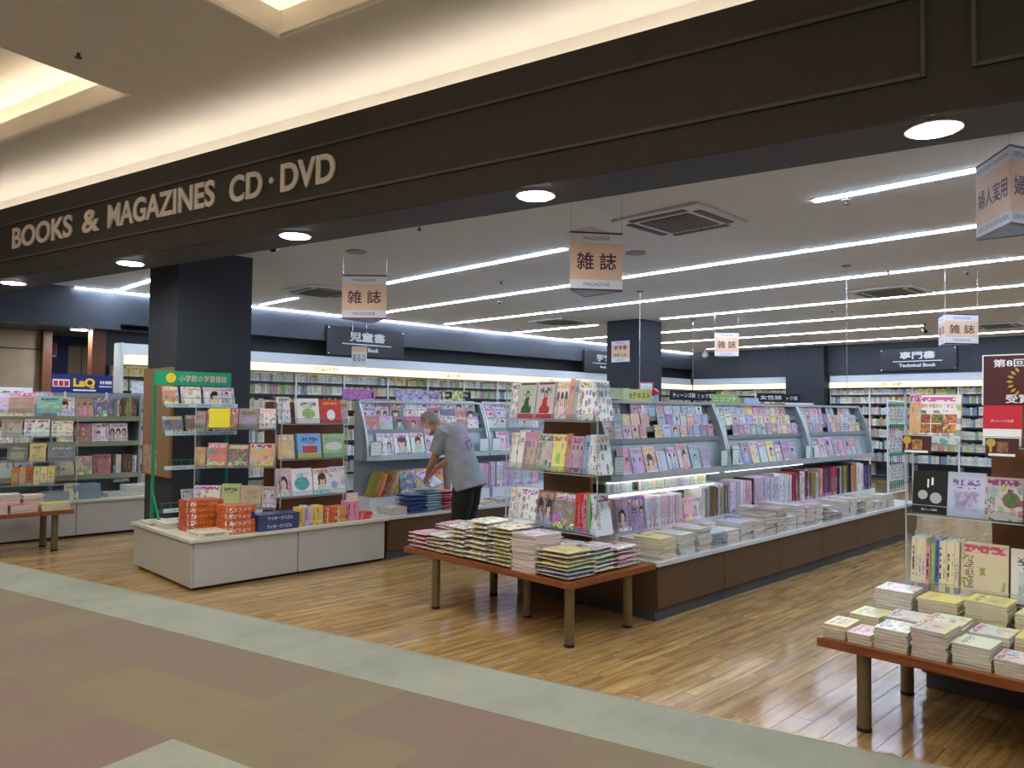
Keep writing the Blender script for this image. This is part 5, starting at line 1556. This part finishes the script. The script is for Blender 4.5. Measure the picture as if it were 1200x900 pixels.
q3 = stand(MP, .70, [(-.40, .16, .29, 'people', 'pink', '#d9a4b4', 2), (-.235, .23, .28, 'plain', 'white', '#e8e2e0', 2), (.005, .19, .27, 'people', 'white and yellow', '#e9e2d0', 2), (.20, .19, .28, 'busy', 'white and red', '#e6dede', 2)], 'the bottom tier before the wooden panel', 'picture_book', GP, 'children\'s magazine', cat='magazine')
cover_block(q3[1], .12, .85, .2, .7, pm('printed_teal', '#5aa5a4', .5, var=.3, scale=25), 'printed_pond', -1.03, True)
place('paper_craft', ST['busy'], facing((4.50, 6.93, .452), R(10), R(12)), (.16, .02, .25), '#d8b05a', 'yellow packet with toy gift beside the picture-book stand', 'packet', None)

# green wire rack
GRN = thing('wire_rack', 'green wire magazine rack with header board on the island', 'rack', (3.18, 7.95, .45))
for x in (2.80, 3.56):
    part(GRN, 'post', MB().box(x - .012, x + .012, 7.93, 7.96, .45, 1.95), M_green)
    part(GRN, 'brace', MB().rod((x, 7.94, .75), (x, 7.72, .452), .012), M_green)
hb = part(GRN, 'header_board', MB().box(2.79, 3.57, 7.905, 7.925, 1.82, 1.965), pm('green_header', '#19a06c', .4))
lettering(hb, '小学館の学習雑誌', facing((3.27, 7.902, 1.893)), .50, .07, pm('header_pink', '#f3c3cd', .5), 'lettering', .008)
part(hb, 'round_badge', MB(facing((2.94, 7.903, 1.893))).prism([(.05 * math.cos(2 * math.pi * i / 20), .05 * math.sin(2 * math.pi * i / 20)) for i in range(20)], 'y', -.002, .001), M_yellow_ink)
M_strip = pm('pale_blue_strip', '#c3d9e6', .4)
for zi, z in enumerate((.56, .98, 1.32, 1.60)):
    mb = MB()
    for q in range(9):
        x = 2.82 + q * .09
        mb.rod((x, 7.92, z), (x, 7.74, z), .0025, 5).rod((x, 7.74, z), (x, 7.73, z + .09), .0025, 5)
    for (yy, zz) in ((7.74, z), (7.73, z + .09), (7.83, z), (7.92, z)):
        mb.rod((2.80, yy, zz), (3.56, yy, zz), .003, 5)
    sh = part(GRN, 'wire_shelf', mb, M_green)
    st = part(sh, 'label_strip', MB().box(2.83, 3.56, 7.715, 7.722, z - .005, z + .035), M_strip)
    for q in range(3):
        lettering(st, '小学%s年生' % '一二三四五六'[(zi * 3 + q) % 6], facing((2.97 + q * .24, 7.712, z + .015)), .15, .022, M_black_ink)
GG = 'children\'s magazines in the green rack'
MG = facing((3.18, 7.745, 0))
stand(MG, 1.61, [(-.36, .15, .20, 'busy', 'orange', '#c4663a', 2), (-.17, .19, .20, 'busy', 'white', '#e0d8d4', 3), (.05, .18, .20, 'people', 'lilac', '#c9bfd6', 3), (.24, .13, .2, 'people', 'pale blue', '#ccd4e4', 2)], 'the top shelf of the green rack', 'magazine', GG, 'children\'s magazine', lean=R(16), y=.0)
stand(MG, 1.33, [(-.35, .19, .18, 'busy', 'bagged purple', '#6a5068', 3), (-.12, .22, .19, 'busy', 'brown', '#8a5a48', 3), (.15, .17, .17, 'people', 'pink', '#dba9c0', 2)], 'the second shelf of the green rack', 'magazine', GG, 'children\'s magazine', lean=R(16), y=.0)
stand(MG, .57, [(-.15, .1, .2, 'goods', 'grey', '#b9b9c2', 2), (-.04, .2, .2, 'plain', 'lilac and navy', '#b9b2d8', 2)], 'the lowest shelf of the green rack', 'magazine', GG, 'children\'s magazine', lean=R(16), y=.0)
stand(MG, .99, [(.10, .15, .2, 'people', 'grey', '#c0bcc6', 2), (.26, .10, .2, 'plain', 'orange', '#c98a52', 2)], 'the third shelf of the green rack', 'magazine', GG, 'children\'s magazine', lean=R(16), y=.0)

# ------------------------------------------------------------------ grey cabinets and nature magazines by the corridor
for i, (a, b) in enumerate(((.8, 1.78), (1.785, 2.755), (2.76, 3.73))):
    t = thing('side_cabinet', f'low grey side cabinet, {ORD[2 - i]} from the entrance pillar', 'cabinet', ((a + b) / 2, 10.3, 0), 0, 'grey side cabinets')
    part(t, 'cabinet_body', MB().box(a, b, 10.335, 11.5, .03, .42), M_island)
    part(t, 'front_panel', MB().box(a + .002, b - .002, 10.318, 10.334, .03, .418), M_island, .002)
    part(t, 'plinth', MB().box(a, b, 10.36, 11.45, 0, .03), M_black_plastic)
single('counter_top', MB().box(.78, 3.75, 10.29, 11.52, .42, .45), pm('pale_olive_counter', '#cfd0bd'), 'pale counter top over the grey side cabinets', 'counter', (2.3, 10.9, .42), bevel=.004)
SR = thing('steel_shelf', 'grey steel shelving with bagged nature magazines under the blue board', 'shelf', (2.6, 10.9, .45))
for x in (1.50, 2.56, 3.60):
    part(SR, 'upright', MB().box(x, x + .03, 10.75, 11.1, .451, 1.78), M_rack)
part(SR, 'back_panel', MB().box(1.5, 3.63, 11.1, 11.115, .451, 1.78), M_rack)
for z in (.70, 1.12, 1.44):
    s_ = part(SR, 'shelf', MB().box(1.5, 3.6, 10.72, 11.1, z - .02, z), M_rack)
    part(s_, 'front_rail', MB().box(1.5, 3.6, 10.705, 10.72, z - .035, z + .03), pm('olive_rail', '#8a8a72', .4))
part(SR, 'top_rail', MB().box(1.5, 3.63, 10.735, 10.76, 1.74, 1.775), M_rack)
GN = 'bagged magazines under the blue board'
for zi, z in enumerate((.70, 1.12, 1.44)):
    wh = 'the ' + ['bottom', 'middle', 'top'][zi] + ' nature shelf'
    c = facerow(I4, 2.62, 3.30 if zi != 1 else 3.55, 10.74, z, R(8), (.19, .215), (.25, .28), ['busy', 'people', 'goods'], P_NATURE, wh, 'magazine', GN, 'bagged magazine', gap=.012, per=1)
    if zi != 1:
        spinerow(I4, 3.33, 3.58, 10.75, z, (.02, .028), (.24, .27), .2, [('olive', '#9d9a46'), ('brown', '#70523c'), ('white', '#dcd8cc')], wh, 'upright_magazine', GN, 'upright magazine', cat='magazine', start=c)
    facerow(I4, 1.56, 2.5, 10.74, z, R(8), (.18, .21), (.22, .26), ['people', 'busy'], P_IDOL + P_PINK, 'the ' + ['bottom', 'middle', 'top'][zi] + ' shelf near the corridor', 'magazine', GN, 'magazine', gap=.012)
pile(I4, 2.90, 10.52, .451, 6, .30, .22, (.026, .03), ['plain'], [('slate blue', '#7d93a0')], 'the slate blue pile under the nature shelf', 'stacked_book', 'piles on the side cabinets', 'book', cat='book', mesh=BX['solid'])
pile(I4, 2.56, 10.50, .451, 5, .28, .2, (.02, .024), ['plain'], [('grey', '#a5acb4')], 'the grey pile under the nature shelf', 'stacked_book', 'piles on the side cabinets', 'book', cat='book', mesh=BX['solid'])
pile(I4, 3.25, 10.55, .451, 3, .24, .3, (.014, .02), ['goods'], [('white', '#e2dfd6')], 'the low white pile under the nature shelf', 'stacked_book', 'piles on the side cabinets', 'book', cat='book')
pile(I4, 3.50, 10.58, .451, 5, .26, .3, (.022, .028), ['plain'], [('cream', '#ddd8c8')], 'the cream pile by the pillar', 'stacked_book', 'piles on the side cabinets', 'book', cat='book')
place('price_card', ST['plain'], facing((2.72, 10.42, .452), R(-15), R(10)), (.15, .004, .2), '#efe3b4', 'cream price card propped between grey book piles', 'card', None)
place('picture_book', ST['busy'], facing((3.40, 10.78, .60), R(0), R(10)), (.2, .012, .22), '#3f93b4', 'blue picture book propped behind the cream pile', 'book', None)
LQ = thing('brand_board', 'navy and yellow block-toy board standing on the steel shelf', 'sign', (2.9, 10.9, 1.78))
ML_ = facing((2.90, 10.73, 1.885), 0, R(3))
part(LQ, 'board', MB(ML_).box(-.355, .355, 0, .01, -.115, .115), pm('navy_board', '#25307c', .4))
lettering(LQ, 'LaQ', ML_ @ Matrix.Translation((.015, -.003, .005)), .25, .13, M_yellow_ink, 'lettering', .05)
part(LQ, 'tagline', MB(ML_).box(-.11, .15, -.003, 0, -.095, -.075), M_white_ink)
f = part(LQ, 'picture_box', MB(ML_).box(-.34, -.15, -.003, 0, -.045, .05), M_card)
for q in range(3):
    part(f, 'printed_block', MB(ML_).box(-.33 + q * .06, -.285 + q * .06, -.005, -.003, -.035, .03), M_red_ink)
part(LQ, 'maker_print', MB(ML_).box(.20, .22, -.003, 0, .0, .04).box(.23, .25, -.003, 0, .0, .04).box(.26, .34, -.003, 0, .0, .04).box(.19, .34, -.003, 0, -.04, -.025), M_white_ink)
for x in (-.2, .28):
    part(LQ, 'clip', MB(ML_).box(x - .012, x + .012, -.006, .02, -.19, -.105), M_white_metal)

MC = facing((2.28, 10.12, 0), R(-18))
acrylic_stand(MC, .80, (.68, .95, 1.24, 1.52), .16, 'four-tier clear acrylic stand behind the corridor-edge table', hi=.16)
GC = 'books in the four-tier stand'
stand(MC, 1.52, [(-.30, .24, .17, 'plain', 'brown', '#8a5a36', 2), (-.02, .25, .2, 'plain', 'teal and yellow', '#3a9a8c', 2)], 'the top tier of the four-tier stand', 'picture_book', GC, 'picture book', cat='book')
stand(MC, 1.24, [(-.36, .2, .19, 'goods', 'grey', '#8f8a7c', 2), (-.14, .25, .2, 'goods', 'pale', '#cfd0c4', 2), (.13, .22, .18, 'goods', 'cream', '#d9d2b4', 2)], 'the third tier of the four-tier stand', 'picture_book', GC, 'picture book', cat='book')
stand(MC, .95, [(-.3, .2, .2, 'plain', 'black', '#22201c', 2), (-.08, .16, .21, 'plain', 'yellow and black', '#c9a634', 2), (.1, .28, .19, 'plain', 'navy', '#2c3448', 2)], 'the second tier of the four-tier stand', 'picture_book', GC, 'picture book', cat='book')
stand(MC, .68, [(-.25 + .07 * i, .065, .21, 'spine', cn, hx_) for i, (cn, hx_) in enumerate((('orange', '#c98a54'), ('tan', '#c9a06a'), ('rust', '#b8643c'), ('cream', '#e0cf9a'), ('pale yellow', '#e3dc9a'), ('yellow', '#dccf7a')))], 'the lowest tier of the four-tier stand', 'picture_book', GC, 'thick picture book', cat='book')
place('poster_card', ST['plain'], facing((1.95, 10.35, 1.55), R(-5), R(4)), (.62, .005, .26), '#d9dbe6', 'pale poster card standing at the corridor end', 'card', None)
place('poster_card', ST['busy'], facing((2.25, 10.30, 1.62), R(-8), R(4)), (.42, .005, .13), '#e587b4', 'pink poster strip above the four-tier stand', 'card', None)

# ------------------------------------------------------------------ white wire stand and point-of-sale cards
WS = thing('wire_stand', 'white wire grid stand with green label strips at the gondola end', 'rack', (11.2, 3.8, .455))
x0, x1, yy = 10.80, 11.55, 3.72
mb = MB()
for x in (x0, x1):
    mb.rod((x, yy, 0.0), (x, yy, 1.76), .012, 8)
mb.rod((x0, yy, 1.76), (x1, yy, 1.76), .012, 8).rod((x0, yy, .52), (x1, yy, .52), .012, 8)
part(WS, 'frame', mb, M_wire_white)
mb = MB()
for i in range(15):
    mb.rod((x0, yy, .56 + i * .083), (x1, yy, .56 + i * .083), .0035, 5)
for i in range(1, 9):
    mb.rod((x0 + i * (x1 - x0) / 9, yy + .006, .52), (x0 + i * (x1 - x0) / 9, yy + .006, 1.76), .0035, 5)
part(WS, 'grid', mb, M_wire_white)
for z in (1.70, 1.42, 1.02, .62):
    part(WS, 'label_strip', MB().box(x0 + .02, x1 - .02, yy - .02, yy - .012, z, z + .03), pm('green_strip', '#2f9a72', .5))
for r in range(3):
    for i in range(5):
        place('hanging_packet', ST['goods'], facing((x0 + .09 + i * .145, yy - .012, (1.47, 1.07, .68)[r])), (.115, .012, .2), random.choice(['#dfe8ea', '#cfe0da', '#e6e2d8', '#c9d4e6']), f'small packet, {ORD[i]} in the {["top", "middle", "bottom"][r]} row of the white wire stand', 'packet', 'packets on the wire stand')

def pop(M, w, h, mat, label, text=None, tm=None):
    t = thing('shelf_sign', label, 'sign', tuple(M.translation), M.to_euler().z, 'small shelf-top signs')
    part(t, 'card', MB(M).box(-w / 2, w / 2, 0, .004, 0, h), mat)
    part(t, 'stem', MB(M).box(-.006, .006, .004, .008, -.06, h * .4), M_white_metal)
    if text:
        lettering(t, text, M @ Matrix.Translation((0, -.002, h / 2)), w * .86, h * .5, tm, 'lettering', .02)
M_lime = pm('lime_card', '#d7dc92', .6)
M_pgreen = pm('pale_green_card', '#cfe0b4', .6)
M_bblue = pm('baby_blue_card', '#a9c6e2', .6)
pop(facing((5.58, 4.06, 1.68), R(-20)), .34, .115, M_lime, 'lime language-text sign above the first rack bay', 'NHKテキスト', pm('leaf_ink', '#4c7a34', .6))
pop(facing((5.36, 4.085, 1.70), R(-20)), .22, .10, M_pgreen, 'pale green card behind the lime sign')
pop(facing((5.84, 4.06, 1.66), R(-25)), .12, .09, M_bblue, 'baby blue card beside the lime sign')
t = thing('balloon_marker', 'red heart-shaped marker on a thin stick above the racks', 'marker', (5.70, 4.06, 1.67))
part(t, 'stick', MB().rod((5.78, 4.06, 1.66), (5.86, 4.06, 1.755), .003), M_white_metal)
part(t, 'marker_head', MB().sphere((5.86, 4.06, 1.775), .045, sc=(1.1, .4, .8)).sphere((5.90, 4.06, 1.77), .035, sc=(1.1, .4, .8)), pm('red_balloon', '#c8203c', .25), smooth=True)
pop(facing((7.15, 4.07, 1.68), R(-20)), .35, .10, pm('fresh_green_card', '#9ad06a', .6), 'fresh green and white banner above the middle rack bay', 'ニコプチ', M_white_ink)
pop(facing((7.72, 4.07, 1.67), R(-20)), .2, .08, M_bblue, 'small blue card above the middle rack bay')
pop(facing((8.9, 4.07, 1.685), R(-20)), .45, .03, M_sign_white, 'long slim white strip above the last rack bay')
def plate(x, y, z, s, label, w=.55, h=.17):
    M = facing((x, y, z), R(-30))
    t = thing('section_plate', label, 'sign', (x, y, z), R(-30), 'black section plates')
    part(t, 'plate', MB(M).box(-w / 2, w / 2, 0, .01, 0, h), M_black_plastic)
    part(t, 'stem', MB(M).box(-.012, .012, .01, .02, -.25, h / 2), M_grey_plastic)
    lettering(t, s, M @ Matrix.Translation((0, -.002, h / 2)), w * .8, h * .5, M_white_ink, 'lettering', .01)
plate(11.62, 7.42, 1.80, 'ティーンズ誌', 'black teen-magazine plate over the second gondola')
plate(12.24, 7.42, 1.80, 'コミック誌', 'black comic-magazine plate beside the teen-magazine plate')
plate(14.05, 7.0, 1.80, '女性誌', 'black plate over the end of the second gondola', .6)
plate(14.75, 7.0, 1.80, 'コミック誌', 'black comic plate farther into the shop', .6)
plate(13.8, 7.2, 1.66, '文芸', 'low black plate beneath the section plates', .35, .1)
plate(6.10, 7.44, 1.74, '週刊誌', 'black plate over the rack behind the man', .26, .08)
plate(6.42, 7.44, 1.74, '総合', 'narrow black plate over the second gondola divider', .26, .08)
plate(4.95, 7.44, 1.72, 'アイドル', 'black plate at the corridor end of the second gondola', .2, .07)
single('header_card', MB(facing((4.85, 7.40, 1.70))).box(-.22, .22, 0, .006, 0, .12), pm('purple_card', '#b77ac0', .6, var=.4, scale=25), 'purple banner at the corridor end of the second gondola', 'banner', (4.85, 7.4, 1.7))
for i in range(3):
    single('header_card', MB(facing((5.55 + i * .36, 7.42, 1.695))).box(-.17, .17, 0, .006, 0, .13), pm('header_card_%d' % i, ['#a9a4cc', '#b4a2c4', '#b9bf7c'][i], .6, var=.7, scale=30), f'printed header card, {ORD[i]} above the idol magazines', 'banner', (5.55 + i * .36, 7.42, 1.695), 'header cards')

# ------------------------------------------------------------------ the stooping man
def loft(mb, rings, seg=16, m=0):
    """rings: (centre, axis a (vector), axis b (vector))"""
    rows = []
    for c, a, b in rings:
        c, a, b = Vector(c), Vector(a), Vector(b)
        rows.append([mb.pt(c + a * math.cos(2 * math.pi * i / seg) + b * math.sin(2 * math.pi * i / seg)) for i in range(seg)])
    for p, q in zip(rows, rows[1:]):
        for i in range(seg):
            j = (i + 1) % seg
            mb.face((p[i], p[j], q[j], q[i]), m)
    mb.face(rows[0][::-1], m)
    mb.face(rows[-1], m)
def limb(mb, pts, seg=14):
    """pts: (point, radius)"""
    rings = []
    for i, (p, r) in enumerate(pts):
        a = Vector(pts[max(0, i - 1)][0])
        b = Vector(pts[min(len(pts) - 1, i + 1)][0])
        d = (b - a).normalized()
        u = d.cross(Vector((.31, .77, .55))).normalized()
        v = d.cross(u)
        rings.append((p, u * r, v * r))
    loft(mb, rings, seg)
def fuse(name, mb, mat, voxel, smooth_it=4):
    o = bpy.data.objects.new(name, mb.mesh(name, mat))
    C.objects.link(o)
    rm = o.modifiers.new('remesh', 'REMESH')
    rm.mode = 'VOXEL'
    rm.voxel_size = voxel
    rm.use_smooth_shade = True
    sm = o.modifiers.new('smooth', 'SMOOTH')
    sm.iterations = smooth_it
    sm.factor = .5
    dg = bpy.context.evaluated_depsgraph_get()
    me = bpy.data.meshes.new_from_object(o.evaluated_get(dg))
    bpy.data.objects.remove(o)
    me.materials.clear()
    me.materials.append(mat)
    me.polygons.foreach_set('use_smooth', [True] * len(me.polygons))
    return me
fw = Vector((-.35, .937, 0)).normalized()
lf = Vector((-fw.y, fw.x, 0))
up = Vector((0, 0, 1))
hip = Vector((5.315, 6.03, .86))
sho = Vector((5.235, 6.20, 1.395))
sp_ = (sho - hip).normalized()
dp = sp_.cross(lf).normalized()
M_skin = pm('skin', '#b98566', .5, var=.05)
M_tee = None
g = G('grey_tee_shirt')
pos = g.n('ShaderNodeNewGeometry').outputs['Position']
nz = g.noise(pos, 9.0, 4.0)
col = g.ramp(nz, [(.3, lin('#858a90')), (.7, lin('#9a9fa4'))])
pc = sho - sp_ * .10 - fw * .16
d = g.vm('LENGTH', g.vm('SUBTRACT', pos, (pc.x, pc.y, pc.z)))
pk = g.m('MULTIPLY', g.m('LESS_THAN', d, .135), g.m('GREATER_THAN', g.noise(pos, 22.0, 3.0), .47))
col = g.mix(g.m('MULTIPLY', pk, .6), col, lin('#c98fa4'))
bl = g.m('MULTIPLY', g.m('LESS_THAN', g.vm('LENGTH', g.vm('SUBTRACT', pos, (pc.x + .02, pc.y - .02, pc.z - .06))), .085), g.m('GREATER_THAN', g.noise(pos, 34.0, 2.0), .48))
col = g.mix(bl, col, lin('#54608c'))
M_tee = g.bsdf(col, .9, 0, .2, nz, .4)
M_trousers = pm('black_trousers', '#131316', .85, var=.2, scale=12)
M_hair = pm('grey_hair', '#7a7671', .7, var=.35, scale=60)
M_mask = pm('white_face_mask', '#dfe3e6', .8)
M_shoe = pm('black_shoe', '#1b1a1a', .5)

mb = MB()
head = Vector((5.075, 6.375, 1.455))
hd_f = (fw * .80 - up * .60).normalized()          # where the face looks
hd_u = (up * .80 + fw * .60).normalized()
# torso, pelvis
loft(mb, [(hip - sp_ * .10, lf * .15, dp * .10), (hip, lf * .165, dp * .115), (hip + sp_ * .22, lf * .15, dp * .10), (hip + sp_ * .42, lf * .17, dp * .105), (sho, lf * .17, dp * .085), (sho + sp_ * .06, lf * .07, dp * .06)])
# neck and head
limb(mb, [(sho - sp_ * .03, .06), (sho + (head - sho) * .45, .057), (head - hd_u * .03 - hd_f * .02, .06)])
rings = []
for (t_, a_, b_, o_) in ((-.115, .035, .05, .035), (-.095, .052, .068, .022), (-.05, .066, .086, .010), (0, .074, .096, 0), (.05, .074, .096, -.006), (.085, .060, .080, -.010), (.112, .034, .045, -.012)):
    rings.append((head + hd_u * t_ + hd_f * o_, lf * a_, hd_f * b_))
loft(mb, rings)
mb.sphere(head + hd_f * .100 - hd_u * .015, .018, 8, 6, (1, 1, 1))
limb(mb, [(head + hd_f * .085 + hd_u * .02, .010), (head + hd_f * .112 - hd_u * .022, .015)], 8)
for s in (-1, 1):
    mb.sphere(head + lf * .076 * s - hd_f * .01 - hd_u * .005, .028, 8, 6, (.7, .9, 1.15))
# arms and hands
armL = [sho + lf * .185 + up * -.015, Vector((5.085, 6.30, 1.09)), Vector((5.205, 6.57, .90))]
armR = [sho - lf * .185 + up * -.015, Vector((5.52, 6.42, 1.10)), Vector((5.40, 6.68, .93))]
def hand(w, d, side):
    d = d.normalized()
    n = d.cross(lf * side).normalized()
    s_ = d.cross(n).normalized()
    loft(mb, [(w - d * .01, s_ * .028, n * .020), (w + d * .03, s_ * .038, n * .018), (w + d * .085, s_ * .042, n * .016), (w + d * .10, s_ * .038, n * .012)], 12)
    for k, L in enumerate((.066, .078, .072, .056)):
        o = w + d * .09 + s_ * (-.030 + .020 * k)
        b = o + d * L * .5 - n * .006
        limb(mb, [(o, .0098), (b, .0090), (b + d * L * .3 - n * .022, .0080), (b + d * L * .42 - n * .034, .0065)], 8)
    o = w + d * .03 - s_ * .034
    limb(mb, [(o, .013), (o - s_ * .030 + d * .030 - n * .008, .011), (o - s_ * .036 + d * .062 - n * .016, .009)], 8)
for arm, sd in ((armL, 1), (armR, -1)):
    limb(mb, [(arm[0], .062), (arm[0].lerp(arm[1], .5), .052), (arm[1], .043), (arm[1].lerp(arm[2], .3), .043), (arm[2], .030)])
    hand(arm[2], (arm[2] - arm[1]).normalized() * .75 - up * .55, sd)
# legs
feet = []
for s in (-1, 1):
    h0 = hip + lf * .082 * s - up * .03
    kn = h0 + fw * .045 - up * .38
    an = Vector((h0.x, h0.y, .085)) - fw * .01
    limb(mb, [(h0, .088), (h0.lerp(kn, .5), .075), (kn, .055), (kn.lerp(an, .35), .056), (an, .038)])
    limb(mb, [(an - fw * .03 - up * .04, .035), (an + fw * .06 - up * .045, .035), (an + fw * .17 - up * .055, .026)])
    feet.append((h0, kn, an))
person = link('person', fuse('person', mb, M_skin, .0075, 3))
tag(person, 'man in grey t-shirt and black trousers stooping over the magazine piles', 'person')
_frames[person] = Matrix.Identity(4)
mb = MB()
loft(mb, [(hip - sp_ * .10 - fw * .005, lf * .222, dp * .178), (hip + sp_ * .06, lf * .205, dp * .158), (hip + sp_ * .22, lf * .19, dp * .145), (hip + sp_ * .38, lf * .195, dp * .14), (sho - sp_ * .06, lf * .205, dp * .13), (sho + sp_ * .01, lf * .185, dp * .105), (sho + sp_ * .055, lf * .095, dp * .078)], 22)
for arm in (armL, armR):
    limb(mb, [(arm[0].lerp(sho, .35), .080), (arm[0], .088), (arm[0].lerp(arm[1], .45), .082), (arm[0].lerp(arm[1], .80), .080)])
link('t_shirt', fuse('t_shirt', mb, M_tee, .010, 5), person).name = 'tee_shirt'
mb = MB()
loft(mb, [(hip + sp_ * .12, lf * .17, dp * .13), (hip + sp_ * .03, lf * .19, dp * .15), (hip - up * .05, lf * .205, dp * .16), (hip - up * .12, lf * .20, dp * .15)], 20)
for h0, kn, an in feet:
    limb(mb, [(h0 + up * .02, .118), (h0.lerp(kn, .5), .114), (kn, .092), (kn.lerp(an, .5), .084), (an + up * .01, .074)])
link('trousers', fuse('trousers', mb, M_trousers, .011, 4), person)
mb = MB()
for (t_, a_, b_, o_) in ((0,) * 4,):
    pass
loft(mb, [(head - hd_u * .055 - hd_f * .045, lf * .066, hd_f * .058), (head - hd_u * .02 - hd_f * .035, lf * .080, hd_f * .072), (head + hd_u * .03 - hd_f * .018, lf * .083, hd_f * .090), (head + hd_u * .075 - hd_f * .012, lf * .074, hd_f * .092), (head + hd_u * .11 - hd_f * .012, lf * .050, hd_f * .065), (head + hd_u * .126 - hd_f * .012, lf * .02, hd_f * .03)], 18)
link('hair', fuse('hair', mb, M_hair, .006, 2), person)
mb = MB()
loft(mb, [(head - hd_u * .100 + hd_f * .030, lf * .050, hd_f * .062), (head - hd_u * .06 + hd_f * .022, lf * .064, hd_f * .086), (head - hd_u * .018 + hd_f * .035, lf * .056, hd_f * .078)], 18)
mk = link('face_mask', fuse('face_mask', mb, M_mask, .006, 2), person)
for s in (-1, 1):
    part(person, 'mask_strap', MB().rod(head - hd_u * .03 + hd_f * .06 + lf * .062 * s, head + lf * .088 * s - hd_f * .012 + hd_u * .012, .003).rod(head - hd_u * .08 + hd_f * .05 + lf * .058 * s, head + lf * .086 * s - hd_f * .014 - hd_u * .025, .003), M_mask)
for h0, kn, an in feet:
    mb = MB()
    a0 = Vector((an.x, an.y, 0))
    loft(mb, [(a0 - fw * .075 + up * .035, lf * .030, up * .034), (a0 - fw * .03 + up * .045, lf * .040, up * .044), (a0 + fw * .06 + up * .042, lf * .046, up * .041), (a0 + fw * .14 + up * .032, lf * .046, up * .031), (a0 + fw * .19 + up * .025, lf * .028, up * .02)], 14)
    part(person, 'shoe', mb, M_shoe, smooth=True)
place('wrapped_magazine', FL['people'], Matrix.Translation((5.36, 6.76, .80)) @ Matrix.Rotation(R(35), 4, 'X') @ Matrix.Rotation(R(20), 4, 'Z'), (.2, .26, .03), '#8fb0e0', 'blue and white bagged magazine held by the stooping man', 'magazine', None)
